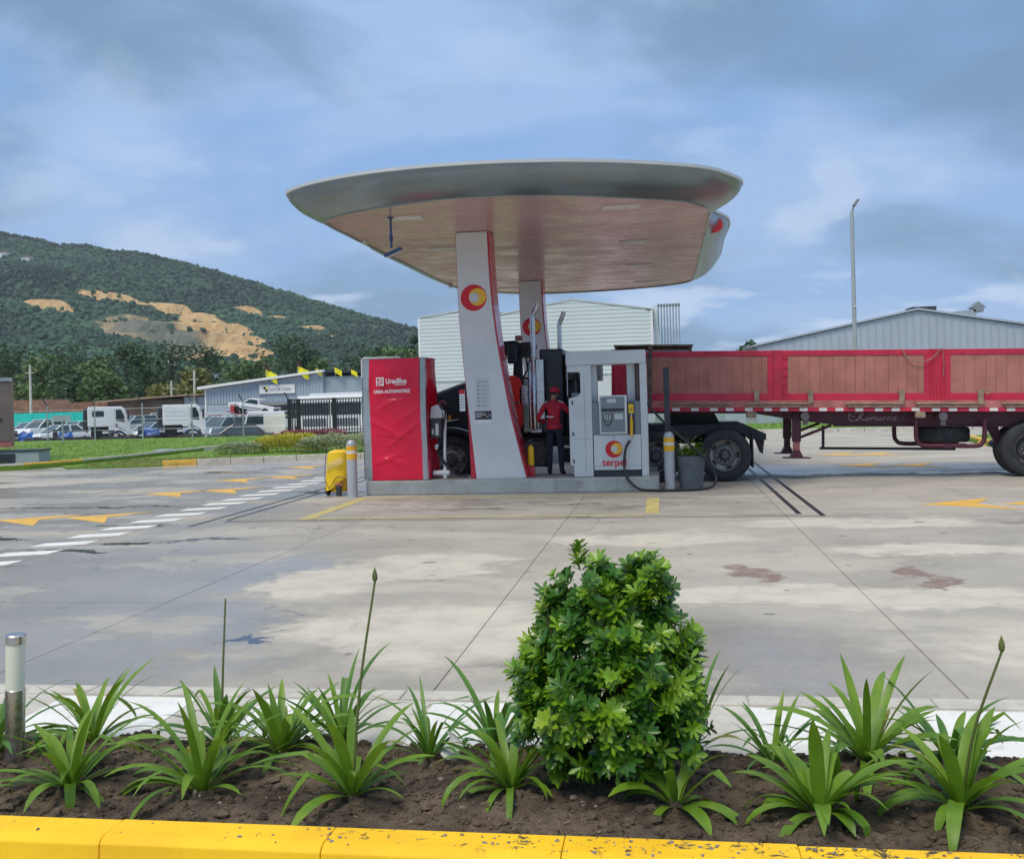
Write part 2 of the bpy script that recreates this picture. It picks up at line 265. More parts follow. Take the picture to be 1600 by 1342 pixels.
# ------------------------------------------------------------------ mesh helpers
COL = sc.collection
ORG = {}
def rotm(rx=0, ry=0, rz=0): return Euler((rx, ry, rz)).to_matrix()
class M:
    def __init__(s): s.v = []; s.f = []; s.m = []; s.k = 0
    def add(s, vs, fs):
        o = len(s.v); s.v += [tuple(a) for a in vs]; s.f += [tuple(o+i for i in q) for q in fs]; s.m += [s.k]*len(fs); return s
    def mat(s, k): s.k = k; return s
    def box(s, x0, x1, y0, y1, z0, z1, rot=None, c=None):
        vs = [Vector((x, y, z)) for z in (z0, z1) for x, y in ((x0, y0), (x1, y0), (x1, y1), (x0, y1))]
        if rot is not None:
            c = Vector(c) if c is not None else Vector(((x0+x1)/2, (y0+y1)/2, (z0+z1)/2)); vs = [c + rot @ (a-c) for a in vs]
        return s.add(vs, [(3, 2, 1, 0), (4, 5, 6, 7), (0, 1, 5, 4), (1, 2, 6, 5), (2, 3, 7, 6), (3, 0, 4, 7)])
    def prism(s, poly, ax, c0, c1):
        def P(a, b, c): return {'y': (a, c, b), 'x': (c, a, b), 'z': (a, b, c)}[ax]
        n = len(poly); vs = [P(a, b, c0) for a, b in poly] + [P(a, b, c1) for a, b in poly]
        return s.add(vs, [tuple(range(n)), tuple(range(2*n-1, n-1, -1))] + [(i, i+n, (i+1) % n+n, (i+1) % n) for i in range(n)])
    def ring(s, c, d, r, n):
        d = Vector(d).normalized(); a = d.orthogonal().normalized() if abs(d.z) < .999 else Vector((1, 0, 0)); b = d.cross(a)
        return [Vector(c)+(a*math.cos(2*math.pi*i/n)+b*math.sin(2*math.pi*i/n))*r for i in range(n)]
    def cyl(s, p0, p1, r0, r1=None, n=12, caps=True):
        r1 = r0 if r1 is None else r1; d = Vector(p1)-Vector(p0)
        vs = s.ring(p0, d, r0, n)+s.ring(p1, d, r1, n); fs = [(i, (i+1) % n, n+(i+1) % n, n+i) for i in range(n)]
        if caps: fs += [tuple(range(n-1, -1, -1)), tuple(range(n, 2*n))]
        return s.add(vs, fs)
    def tube(s, pts, r, n=8):
        pts = [Vector(p) for p in pts]; m = len(pts); rr = r if isinstance(r, (list, tuple)) else [r]*m; vs = []; prev = None
        for i, p in enumerate(pts):
            d = (pts[min(i+1, m-1)]-pts[max(i-1, 0)]).normalized()
            a = d.orthogonal().normalized() if prev is None else (prev-d*prev.dot(d)).normalized()
            prev = a; b = d.cross(a); vs += [p+(a*math.cos(2*math.pi*j/n)+b*math.sin(2*math.pi*j/n))*rr[i] for j in range(n)]
        fs = [(i*n+j, i*n+(j+1) % n, (i+1)*n+(j+1) % n, (i+1)*n+j) for i in range(m-1) for j in range(n)]
        fs += [tuple(range(n-1, -1, -1)), tuple(range((m-1)*n, m*n))]; return s.add(vs, fs)
    def lathe(s, prof, c, ax='z', n=24, caps=True):
        vs = []; c = Vector(c)
        for r, h in prof:
            for j in range(n):
                a = 2*math.pi*j/n; x, y = r*math.cos(a), r*math.sin(a)
                vs.append(c+Vector({'z': (x, y, h), 'y': (x, h, y), 'x': (h, x, y)}[ax]))
        k = len(prof); fs = [(i*n+j, i*n+(j+1) % n, (i+1)*n+(j+1) % n, (i+1)*n+j) for i in range(k-1) for j in range(n)]
        if caps and prof[0][0] > 1e-6: fs.append(tuple(range(n-1, -1, -1)))
        if caps and prof[-1][0] > 1e-6: fs.append(tuple(range((k-1)*n, k*n)))
        return s.add(vs, fs)
    def grid(s, fn, nu, nv):
        vs = [fn(i/nu, j/nv) for j in range(nv+1) for i in range(nu+1)]
        return s.add(vs, [(j*(nu+1)+i, j*(nu+1)+i+1, (j+1)*(nu+1)+i+1, (j+1)*(nu+1)+i) for j in range(nv) for i in range(nu)])
    def build(s, name, mats, parent=None, org=None, smooth=False, bev=0, tone=None, fixn=True):
        o3 = Vector(org) if org is not None else (ORG.get(parent, Vector()) if parent is not None else Vector())
        me = bpy.data.meshes.new(name); me.from_pydata([(a[0]-o3.x, a[1]-o3.y, a[2]-o3.z) for a in s.v], [], s.f)
        mats = mats if isinstance(mats, (list, tuple)) else [mats]
        for x in mats: me.materials.append(MATS[x])
        if len(mats) > 1: me.polygons.foreach_set('material_index', s.m)
        if smooth: me.polygons.foreach_set('use_smooth', [True]*len(s.f))
        if fixn:
            import bmesh
            bm = bmesh.new(); bm.from_mesh(me); bmesh.ops.recalc_face_normals(bm, faces=bm.faces); bm.to_mesh(me); bm.free()
        if smooth: 
            try: me.set_sharp_from_angle(angle=R(38))
            except Exception: pass
        if tone is not None:
            at = me.color_attributes.new('tone', 'FLOAT_COLOR', 'POINT'); at.data.foreach_set('color', [x for c in tone for x in (c, c, c, 1)])
        ob = bpy.data.objects.new(name, me); COL.objects.link(ob)
        if parent is not None: ob.parent = parent; ORG[ob] = o3
        else: ob.location = o3; ORG[ob] = o3
        if bev:
            md = ob.modifiers.new('bevel', 'BEVEL'); md.width = bev; md.segments = 2; md.limit_method = 'ANGLE'; md.angle_limit = R(40)
        return ob
def tag(o, label=None, cat=None, group=None, kind=None):
    if label: o['label'] = label
    if cat: o['category'] = cat
    if group: o['group'] = group
    if kind: o['kind'] = kind
    return o
def thing(name, label, cat, loc=(0, 0, 0), rz=0, group=None, local=False):
    o = bpy.data.objects.new(name, None); COL.objects.link(o); o.location = loc; o.rotation_euler = (0, 0, rz); o.empty_display_size = .2
    ORG[o] = Vector() if local else Vector(loc); return tag(o, label, cat, group)
def struct(o): o['kind'] = 'structure'; return o
KIDS = {}
def copy_tree(o, parent=None):
    c = o.copy(); COL.objects.link(c); c.parent = parent; ORG[c] = ORG.get(o, Vector())
    for ch in [x for x in bpy.data.objects if x.parent == o]: copy_tree(ch, c)
    return c
def box(name, mat, par, x0, x1, y0, y1, z0, z1, bev=0, **k): return M().box(x0, x1, y0, y1, z0, z1).build(name, mat, par, bev=bev, **k)
def text(name, body, mat, parent, loc, size, rot=(math.pi/2, 0, 0), ext=.002, align='CENTER', bold=0, shear=0, sx=1.0):
    cu = bpy.data.curves.new(name, 'FONT'); cu.body = body; cu.size = size; cu.extrude = ext; cu.align_x = align; cu.align_y = 'CENTER'; cu.offset = bold; cu.shear = shear; cu.resolution_u = 3
    tmp = bpy.data.objects.new('tmp', cu); COL.objects.link(tmp); dg = bpy.context.evaluated_depsgraph_get(); dg.update()
    me = bpy.data.meshes.new_from_object(tmp.evaluated_get(dg)); bpy.data.objects.remove(tmp); bpy.data.curves.remove(cu)
    me.transform(Matrix.Diagonal((sx, 1, 1, 1))); me.materials.clear(); me.materials.append(MATS[mat]); me.name = name
    ob = bpy.data.objects.new(name, me); COL.objects.link(ob); ob.parent = parent; ob.location = Vector(loc)-ORG.get(parent, Vector()); ob.rotation_euler = rot; return ob
def cr(pts, n=6):     # Catmull-Rom
    P = [Vector(p) for p in pts]; P = [P[0]*2-P[1]]+P+[P[-1]*2-P[-2]]; out = []
    for i in range(1, len(P)-2):
        for k in range(n):
            t = k/n; a, b, c, d = P[i-1:i+3]
            out.append(.5*((2*b)+(c-a)*t+(2*a-5*b+4*c-d)*t*t+(3*b-a-3*c+d)*t**3))
    return out+[P[-2]]
def disc(name, mat, par, c, r, th=.006, n=32): return M().cyl((c[0], c[1]+th, c[2]), (c[0], c[1], c[2]), r, n=n).build(name, mat, par)
def fuel_logo(par, c, r):    # red ring, yellow ball set to the right, pale ball inside it
    o = disc('emblem', 'print_red', par, c, r)
    disc('emblem_yellow', 'print_yellow', o, (c[0]+r*.30, c[1]-.006, c[2]+r*.05), r*.66); disc('emblem_core', 'print_light', o, (c[0]+r*.04, c[1]-.012, c[2]+r*.0), r*.38); return o

exec_sections = True
pm('far_ground', (.20, .19, .15), .9, var=.25, scale=.03, dirt=.7, dcol=(.09, .13, .05))
# ================================================================== STRUCTURE: ground
far = M().box(-3000, 1500, -150, 2500, -1.3, -1.0).build('ground', 'far_ground'); struct(far)
JX = [1.63+3.05*k for k in range(-6, 5)]; JY = [5.86, 8.38, 11.62, 14.5, 17.7, 20.8, 23.9, 27.0]
pv = M().box(-60, 60, -3, 42, -.3, -.010)
X0, X1, Y0, Y1 = JX[0], JX[-1], JY[0], JY[-1]
for a in ((-60, X0, Y0, 42), (X1, 60, Y0, 42), (X0, X1, Y1, 42), (-60, 60, -3, 2.9)): pv.box(*a, -.03, 0)
pav = struct(pv.build('pavement', 'wet_concrete'))
for i in range(len(JX)-1):
    for j in range(len(JY)-1):
        M().box(JX[i]+.0045, JX[i+1]-.0045, JY[j]+.0045, JY[j+1]-.0045, -.034, -.0004*((i+j) % 2)).build('concrete_slab', 'wet_concrete', pav)
# foreground apron: pale flush kerb stones and white blocks
box('apron', 'concrete_kerb', pav, -14, 14, 2.9, 5.855, -.034, -.004)
for k in range(-14, 13): box('kerb_stone', 'white_trim' if 0 else 'concrete_kerb', pav, .42+k*1.0+.004, 1.42+k*1.0-.004, 5.68, 5.85, -.03, .006, bev=.004)
for a, b in ((-4.9, -4.25), (-3.67, -2.82), (-2.38, -1.88), (-1.36, -.52), (.42, .97), (1.25, 1.86), (2.3, 2.9), (3.4, 4.1), (4.6, 5.3), (-6.1, -5.4)): box('white_block', 'white_mark', pav, a, b, 4.7, 5.64, -.004, .002)
def flat(name, mat, poly, z=.004): return M().prism(poly, 'z', z-.003, z).build(name, mat, pav)
for k in range(-4, 16):
    y = 10.98+k*.80; flat('white_dash', 'white_mark', [(-8.13, y), (-7.50, y+.22), (-7.50, y+.56), (-8.13, y+.34)])
def chev(x, y, s=1.22): flat('yellow_arrow', 'yellow_mark', [(x, y), (x+.95*s, y+.62*s), (x+.62*s, y), (x+.95*s, y-.62*s)])
for x, y in ((-9.72, 15.0), (-10.75, 14.75), (-10.5, 19.0), (-9.6, 19.55), (-10.5, 22.2), (-9.6, 22.9), (-10.4, 26.3), (3.72, 15.45), (4.82, 15.4), (3.75, 23.3), (4.8, 23.0), (3.9, 27.3), (4.8, 27.1)): chev(x, y)
# yellow fuelling box and drain channel round the islands
flat('yellow_line', 'yellow_line', [(-5.52, 14.42), (-5.32, 14.42), (-5.32, 17.55), (-5.52, 17.55)])
flat('yellow_line', 'yellow_line', [(-5.3, 17.32), (-.3, 17.42), (-.3, 17.52), (-5.3, 17.44)]); flat('yellow_line', 'yellow_line', [(-.32, 14.7), (-.12, 14.7), (-.12, 16.9), (-.32, 16.9)])
flat('yellow_line', 'yellow_line', [(-5.3, 14.46), (-.33, 14.52), (-.33, 14.6), (-5.3, 14.56)])
def chan(x0, x1, y0, y1): box('drain_channel', 'grate', pav, x0, x1, y0, y1, -.02, .003)
chan(1.80, 1.87, 14.45, 32); chan(2.09, 2.16, 14.2, 32); chan(-6.66, -6.61, 14.4, 32); chan(-6.93, -6.88, 13.7, 32); chan(-6.6, 2.08, 14.19, 14.215); chan(-6.6, 1.8, 14.36, 14.375)

# ------------------------------------------------------------------ foreground planter
def soil_z(x, y): return .085+.045*mnoise.noise((x*1.3, y*2.1, 0))+.03*mnoise.noise((x*5, y*5, 3))+.018*mnoise.noise((x*14, y*14, 5))+.012*mnoise.noise((x*33, y*33, 8))-.09*max(0, (y-4.62)/.28)**2
so = M().grid(lambda u, v: (-7.5+14.2*u, 3.56+1.36*v, soil_z(-7.5+14.2*u, 3.56+1.36*v)), 780, 90)
struct(so.build('soil_bed', 'soil', smooth=True))
cl = M()
ICO = [Vector(a).normalized() for a in ((0, -.53, .85), (0, .53, .85), (0, -.53, -.85), (0, .53, -.85), (.85, 0, .53), (.85, 0, -.53), (-.85, 0, .53), (-.85, 0, -.53), (-.53, .85, 0), (.53, .85, 0), (-.53, -.85, 0), (.53, -.85, 0))]
IF = [(0, 4, 1), (0, 1, 6), (0, 6, 10), (0, 10, 11), (0, 11, 4), (1, 4, 9), (1, 9, 8), (1, 8, 6), (4, 11, 5), (4, 5, 9), (6, 8, 7), (6, 7, 10), (2, 5, 11), (2, 11, 10), (2, 10, 7), (2, 7, 3), (2, 3, 5), (3, 7, 8), (3, 8, 9), (3, 9, 5)]
def blob(mb, c, r, q=.35, sq=.7):
    rz = rotm(rnd.random()*6, rnd.random()*6, rnd.random()*6); sx = [r*rnd.uniform(1-q, 1+q) for _ in range(3)]
    mb.add([Vector(c)+Vector((a.x*sx[0], a.y*sx[1], a.z*sx[2]*sq)) for a in [rz @ (p*rnd.uniform(.8, 1.15)) for p in ICO]], IF)
for _ in range(6500):
    x, y = rnd.uniform(-4, 2.6), rnd.uniform(3.6, 4.8); r = rnd.choice((.005, .006, .007, .008, .009, .01, .012, .014, .016, .02, .03)); blob(cl, (x, y, soil_z(x, y)+r*.1), r)
tag(cl.build('soil_clods', 'soil', fixn=False), 'crumbly dark brown clods covering the planting bed', 'soil', kind='stuff')
pb = M()
for _ in range(130):
    x, y = rnd.uniform(-4, 2.6), rnd.uniform(3.6, 4.7); blob(pb, (x, y, soil_z(x, y)+.006), rnd.choice((.006, .008, .011, .016)))
for _ in range(160):
    x = rnd.gauss(.1, .9); y = rnd.uniform(3.47, 3.6); blob(pb, (x, y, .153), rnd.choice((.003, .004, .006, .009)), .4, .5)
sw_ = M()
for _ in range(420):
    x, y = rnd.uniform(-4, 2.6), rnd.uniform(3.6, 4.75); a_ = rnd.random()*6.28; l_ = rnd.uniform(.008, .03); z_ = soil_z(x, y)+.008; d_ = Vector((math.cos(a_)*l_, math.sin(a_)*l_, rnd.uniform(-.004, .008))); p_ = Vector((x, y, z_)); q_ = Vector((-d_.y, d_.x, 0))*.07
    sw_.add([p_-q_, p_+q_, p_+d_+q_, p_+d_-q_], [(0, 1, 2, 3)])
tag(sw_.build('straw_bits', 'tan_rail', fixn=False), 'dry straw bits and leaf scraps lying on the soil', 'straw', kind='stuff')
tag(pb.build('pebbles', 'stone', fixn=False), 'small stones and crumbs scattered over the bed and kerb', 'pebbles', kind='stuff')
ky = thing('planter_kerb', 'bright yellow painted kerb along the front of the planting bed', 'kerb', (-.6, 3.5, 0))
kx = [-5.5, -4.65, -3.83, -2.98, -2.13, -1.27, -.40, .42, 1.27, 2.12, 2.97]
for a, b in zip(kx, kx[1:]):
    dy = rnd.uniform(-.004, .004); dz = rnd.uniform(-.003, .003)
    M().prism([(3.62+dy, -.03), (3.62+dy, .15+dz), (3.485+dy, .152+dz), (3.46+dy, .147+dz), (3.443+dy, .13+dz), (3.43+dy, -.03)], 'x', a+.0015, b-.0015).build('kerb_stone', 'kerb_yellow', ky, bev=.004)

for a in [-8.06+.853*k for k in range(3)]+[2.973+.85*k for k in range(5)]: M().prism([(3.62, -.03), (3.62, .15), (3.485, .152), (3.46, .147), (3.443, .13), (3.43, -.03)], 'x', a+.0015, a+.8485).build('kerb_stone', 'kerb_yellow', ky, bev=.004)
# ------------------------------------------------------------------ agapanthus plants
def leaf_mesh(mb, base, az, L, w, rise, bend, twist=0, fold=.25, n=8):
    d = Vector((math.cos(az), math.sin(az), 0)); sd = Vector((-d.y, d.x, 0)); p = Vector(base); ang = rise; vs = []; kink = rnd.uniform(.6, 1.5) if rnd.random() < .12 else 0; kat = rnd.choice((3, 4, 5))
    for i in range(n+1):
        t = i/n; ww = w*(min(1, .45+t*2.2) if t < .35 else 1)*(1 if t < .55 else max(0.05, 1-((t-.55)/.45)**2.3))
        dirv = d*math.cos(ang)+up*math.sin(ang); nrm = -d*math.sin(ang)+up*math.cos(ang)
        s2 = (sd*math.cos(twist*t)+nrm*math.sin(twist*t)); 
        vs += [p-s2*ww+nrm*ww*fold, p, p+s2*ww+nrm*ww*fold]
        p = p+dirv*(L/n); ang -= bend/n*(.5+t)+(kink if i == kat else 0)
    mb.add(vs, [(i*3+k, i*3+k+1, i*3+k+4, i*3+k+3) for i in range(n) for k in (0, 1)])
def agap(x, y, R_, nl, label, dark=False, stalk=None, wide=1.0, droop=1.0, bias=None, bud=True):
    z = soil_z(x, y)-.01; th = thing('agapanthus_plant', label, 'plant', (x, y, z), group='strappy plants in the bed')
    nl = int(nl*1.65)
    for i in range(nl):
        q = i/nl; az = i*2.39996+rnd.uniform(-.3, .3)
        if bias is not None and rnd.random() < .5: az = bias+rnd.uniform(-.9, .9)
        inner = q < .45
        L = R_*1.18*rnd.choice((.7, .85, 1, 1, 1.08))*rnd.uniform(.8, 1.15)*(1.05 if inner else 1.0); rise = rnd.uniform(.85, 1.4) if inner else rnd.uniform(.35, 1.0)
        bend = (rnd.uniform(.4, 1.5) if inner else rnd.uniform(.9, 2.2)*droop)
        r0 = .012 if inner else .02
        m = M(); leaf_mesh(m, (x+math.cos(az)*r0, y+math.sin(az)*r0, z), az, L, rnd.uniform(.0125, .021)*wide, rise, bend, rnd.uniform(-.5, .5))
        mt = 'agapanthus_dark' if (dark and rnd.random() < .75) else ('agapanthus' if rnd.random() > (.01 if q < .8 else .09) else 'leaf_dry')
        m.build('leaf', mt, th, smooth=True, fixn=False)
    if stalk:
        pts = cr([(x, y, z), (x+(stalk[0]-x)*.35, y+(stalk[1]-y)*.4, z+(stalk[2]-z)*.5), stalk], 6)
        st = M().tube(pts, [.0075-.003*i/len(pts) for i in range(len(pts))], 8).build('flower_stalk', 'stem', th, smooth=True)
        if bud:
            M().lathe([(.004, -.004), (.011, .006), (.0125, .02), (.009, .036), (.004, .05), (.0008, .06)], stalk, 'z', 10).build('flower_bud', 'hedge_grey' if 0 else 'stem', st, smooth=True)
    return th
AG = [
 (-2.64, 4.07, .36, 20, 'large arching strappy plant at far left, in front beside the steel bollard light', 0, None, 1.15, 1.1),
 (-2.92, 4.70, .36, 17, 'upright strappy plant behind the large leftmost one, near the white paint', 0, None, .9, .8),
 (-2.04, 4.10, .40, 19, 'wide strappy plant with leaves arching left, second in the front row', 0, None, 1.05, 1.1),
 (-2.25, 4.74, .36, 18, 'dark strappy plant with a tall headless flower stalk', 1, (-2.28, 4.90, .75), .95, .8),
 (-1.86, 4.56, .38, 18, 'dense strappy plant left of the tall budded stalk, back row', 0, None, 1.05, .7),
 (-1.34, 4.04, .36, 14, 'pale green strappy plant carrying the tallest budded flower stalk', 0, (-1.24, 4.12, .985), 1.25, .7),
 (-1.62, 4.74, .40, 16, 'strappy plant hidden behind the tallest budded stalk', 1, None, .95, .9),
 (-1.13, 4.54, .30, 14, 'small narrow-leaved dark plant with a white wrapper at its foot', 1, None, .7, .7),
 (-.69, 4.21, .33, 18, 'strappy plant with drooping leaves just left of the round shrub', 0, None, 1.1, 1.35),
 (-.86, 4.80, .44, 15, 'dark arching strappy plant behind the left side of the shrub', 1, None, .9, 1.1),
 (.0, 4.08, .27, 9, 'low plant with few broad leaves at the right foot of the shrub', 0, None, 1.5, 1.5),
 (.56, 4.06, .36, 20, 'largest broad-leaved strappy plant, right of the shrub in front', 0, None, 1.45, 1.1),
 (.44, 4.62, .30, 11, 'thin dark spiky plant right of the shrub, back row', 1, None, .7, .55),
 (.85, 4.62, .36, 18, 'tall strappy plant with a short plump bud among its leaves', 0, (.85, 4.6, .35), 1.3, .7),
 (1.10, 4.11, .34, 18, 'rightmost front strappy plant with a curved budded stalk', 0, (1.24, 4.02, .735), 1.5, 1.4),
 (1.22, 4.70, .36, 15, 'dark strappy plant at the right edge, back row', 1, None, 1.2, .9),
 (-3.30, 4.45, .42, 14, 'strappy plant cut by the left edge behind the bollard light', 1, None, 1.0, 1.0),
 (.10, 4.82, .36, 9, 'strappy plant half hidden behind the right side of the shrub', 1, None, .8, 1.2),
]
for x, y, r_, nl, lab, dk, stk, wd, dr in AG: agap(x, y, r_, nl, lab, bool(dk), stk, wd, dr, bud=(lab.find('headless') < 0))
lt = M().grid(lambda u, v: (-1.03+.07*u+.02*math.sin(v*5), 4.45-.02*v+.02*math.sin(u*4+v*3), .24-.10*v-.03*u), 6, 6)
tag(lt.build('plastic_wrapper', 'litter', org=(-1.0, 4.45, .12), smooth=True, fixn=False), 'crumpled white plastic wrapper caught in a small plant', 'litter')

# ------------------------------------------------------------------ round shrub
bx, by, bz = -.26, 4.33, .08
sh = thing('choisya_shrub', 'round glossy green shrub with lime new growth in the planting bed', 'shrub', (bx, by, bz)); sh.name = 'round_shrub'
lobes = [(0, 0, .43, .40, .36, .36), (-.05, 0, .68, .27, .25, .27), (.10, 0, .62, .25, .23, .26), (0, -.10, .34, .37, .27, .28), (-.09, 0, .88, .17, .15, .15), (.19, 0, .86, .075, .09, .15), (.31, -.03, .46, .11, .16, .18), (-.33, 0, .42, .09, .15, .18), (-.22, 0, .74, .10, .12, .11)]
stm = M()
for i in range(16):
    a = i*2.4; rr = .12+.18*rnd.random(); h = .45+.35*rnd.random()
    stm.tube(cr([(bx+.03*math.cos(a), by+.03*math.sin(a), bz-.02), (bx+rr*.5*math.cos(a), by+rr*.5*math.sin(a), bz+h*.5), (bx+rr*math.cos(a), by+rr*math.sin(a), bz+h)], 4), [.009-.0007*k for k in range(9)], 6)
stm.build('stem', 'bark', sh, smooth=True)
def leaflet(mb, c, d, nrm, L, W):
    d = d.normalized(); s = d.cross(nrm).normalized(); nn = s.cross(d)
    P = [c, c+d*L*.3-s*W*.6+nn*W*.18, c+d*L*.3+s*W*.6+nn*W*.18, c+d*L*.68-s*W+nn*W*.2, c+d*L*.68+s*W+nn*W*.2, c+d*L*.9-s*W*.5-nn*W*.05, c+d*L*.9+s*W*.5-nn*W*.05, c+d*L-nn*W*.25, c+d*L*.3, c+d*L*.68]
    mb.add(P, [(0, 8, 1), (0, 2, 8), (1, 8, 9, 3), (8, 2, 4, 9), (3, 9, 7, 5), (9, 4, 6, 7)])
def sprig(axis, nwhorl, L, W, spread):
    out = []; ax = axis.normalized(); a0 = ax.orthogonal().normalized(); b0 = ax.cross(a0)
    for wv in range(nwhorl):
        k = rnd.choice((5, 6, 6, 7)); ph = rnd.random()*6; e = spread*(1-.35*wv/max(1, nwhorl))
        for j in range(k):
            t = ph+2*math.pi*j/k+rnd.uniform(-.2, .2); rad = a0*math.cos(t)+b0*math.sin(t)
            out.append((ax*(.018*wv), rad*math.sin(e)+ax*math.cos(e), ax*math.sin(e)-rad*math.cos(e), L*rnd.uniform(.75, 1.1)*(1-.2*wv/max(1, nwhorl)), W*rnd.uniform(.8, 1.1)))
    return out
cands = []
for lx, ly, lz, ax_, ay_, az_ in lobes:
    vol = (ax_*ay_+ay_*az_+ax_*az_); 
    for _ in range(int(1350*vol)+12):
        u = Vector((rnd.gauss(0, 1), rnd.gauss(0, 1), rnd.gauss(0, 1))).normalized(); k = rnd.uniform(.72, 1.06) if rnd.random() > .12 else rnd.uniform(1.05, 1.22)
        p = Vector((lx+u.x*ax_*k, ly+u.y*ay_*k, lz+u.z*az_*k))
        if p.z < .10: continue
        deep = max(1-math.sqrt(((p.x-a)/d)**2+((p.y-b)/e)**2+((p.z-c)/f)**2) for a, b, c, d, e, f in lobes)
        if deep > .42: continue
        if mnoise.noise((p.x*7, p.y*7, p.z*7)) < -.20 and deep < .25: continue
        cands.append((p*.92, u, deep))
for i in range(46):      # stray shoots standing proud of the outline
    a_ = rnd.random()*6.28; e_ = rnd.uniform(-.1, 1.35); u = Vector((math.cos(a_)*math.cos(e_), math.sin(a_)*math.cos(e_), math.sin(e_))); lx, ly, lz, ax_, ay_, az_ = rnd.choice(lobes); q = Vector((lx+u.x*ax_, ly+u.y*ay_, lz+u.z*az_))
    if max(1-math.sqrt(((q.x-a)/d)**2+((q.y-b)/e)**2+((q.z-c)/f)**2) for a, b, c, d, e, f in lobes) > .08 or q.z < .2: continue
    for k_ in range(rnd.choice((2, 3, 4))): cands.append(((q+(u+Vector((0, 0, .5))).normalized()*.032*k_)*.92, (u+Vector((0, 0, .8))).normalized(), .05))
rnd.shuffle(cands)
newp = [Vector((-.14, -.36, .40)), Vector((.0, -.36, .44)), Vector((.18, -.30, .78)), Vector((-.10, -.37, .32)), Vector((-.30, -.24, .62)), Vector((.22, -.28, .60)), Vector((.12, -.3, .86)), Vector((.0, -.33, .60)), Vector((-.2, -.34, .36))]
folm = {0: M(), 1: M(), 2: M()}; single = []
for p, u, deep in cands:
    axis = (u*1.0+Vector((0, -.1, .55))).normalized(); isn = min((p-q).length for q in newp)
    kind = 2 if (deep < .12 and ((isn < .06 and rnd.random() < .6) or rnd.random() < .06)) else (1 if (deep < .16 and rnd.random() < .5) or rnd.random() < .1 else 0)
    L = .068 if kind != 2 else .058; W = .0115
    for off, d, nrm, l, ww in sprig((axis+Vector((rnd.uniform(-.5, .5), rnd.uniform(-.5, .5), rnd.uniform(-.4, .5)))), rnd.choice((1, 2, 2, 3)), L*rnd.uniform(.65, 1.15), W*rnd.uniform(.8, 1.15), 1.15 if kind != 2 else 1.25):
        c = Vector((bx, by, bz))+p+off
        if deep < .14 and p.y < -.12 and len(single) < 300 and rnd.random() < .30: single.append((c, d, nrm, l, ww, kind))
        else: leaflet(folm[kind], c, d, nrm, l, ww)
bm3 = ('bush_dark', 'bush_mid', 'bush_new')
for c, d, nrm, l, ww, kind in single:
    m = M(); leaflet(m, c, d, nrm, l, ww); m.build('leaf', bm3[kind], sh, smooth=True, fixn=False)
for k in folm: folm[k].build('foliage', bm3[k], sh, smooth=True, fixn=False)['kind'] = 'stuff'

# ------------------------------------------------------------------ garden bollard light
gl = thing('garden_light', 'leaning steel bollard light with frosted tube at the left edge', 'light', (-3.12, 4.36, .06)); gl.rotation_euler = (0, R(2.2), 0); gl.scale = (1, 1, 1.06)
M().lathe([(.045, -.04), (.045, .345), (.042, .348)], (-3.12, 4.36, .06), 'z', 28).build('post', 'steel', gl, smooth=True)
M().lathe([(.043, .345), (.043, .555)], (-3.12, 4.36, .06), 'z', 28).build('diffuser', 'frost', gl, smooth=True)
M().lathe([(.046, .553), (.046, .588), (.042, .593)], (-3.12, 4.36, .06), 'z', 28).build('cap', 'steel', gl, smooth=True)
# ================================================================== CANOPY
SO = 4.85; KS = .8267
def sc2(L): return [(a*KS, b*KS) for a, b in L]
BL = sc2([(1.05, 21.0), (.80, 20.3), (.27, 19.66), (-1.74, 18.55), (-3.6, 18.2), (-5.21, 18.63), (-6.4, 19.3), (-6.85, 20.0), (-6.9, 21.6), (-6.9, 22.8), (-6.9, 24.6), (-6.88, 28), (-6.85, 32), (-6.5, 33.8), (-5.07, 35.6), (-3, 36.1), (-.6, 35.6), (.9, 34.4), (1.10, 32), (1.10, 28), (1.10, 24.8), (1.08, 22.8), (1.07, 21.7)])
RL = sc2([(1.70, 20.85), (1.32, 19.7), (.55, 18.8), (-1.3, 17.9), (-3.3, 17.55), (-5.2, 17.75), (-6.8, 18.5), (-7.42, 19.5), (-7.02, 21.6), (-7.0, 22.8), (-7.5, 24.9), (-7.52, 28), (-7.5, 32.3), (-7.1, 34.3), (-5.4, 36.3), (-3, 36.8), (-.3, 36.3), (1.4, 34.9), (1.80, 32.3), (1.74, 28), (1.70, 25.1), (1.20, 23.4), (1.17, 21.9)])
def loop(L, n=5):
    P = [Vector((a, b, 0)) for a, b in L]; m = len(P); out = []
    for i in range(m):
        a, b, c, d = P[i-1], P[i], P[(i+1) % m], P[(i+2) % m]
        for k in range(n):
            t = k/n; out.append(.5*((2*b)+(c-a)*t+(2*a-5*b+4*c-d)*t*t+(3*b-a-3*c+d)*t**3))
    return out
b_, r_ = loop(BL), loop(RL); NL = len(b_)
cn = thing('station_canopy', 'wide grey upswept canopy with glossy plank soffit over the fuel islands', 'canopy', (-2.4, 22.4, SO))
fa = M(); SEG = 8; RZ = 5.20
rows = []
for k in range(SEG+1):
    s = k/SEG; ho = math.sin(s*math.pi/2*.92)/math.sin(math.pi/2*.92); hv = 1-math.cos(s*math.pi/2*.92); hv /= 1-math.cos(math.pi/2*.92); hv = .55*hv+.45*s
    rows.append([(p.x+(q.x-p.x)*ho, p.y+(q.y-p.y)*ho, SO-.015+(RZ-SO+.015)*hv) for p, q in zip(b_, r_)])
fa.add([v for r in rows for v in r], [(k*NL+i, k*NL+(i+1) % NL, (k+1)*NL+(i+1) % NL, (k+1)*NL+i) for k in range(SEG) for i in range(NL)])
fa.build('fascia', 'canopy_metal', cn, smooth=True)
rim = M(); ctr = Vector((-2.4, 22.4, 0))
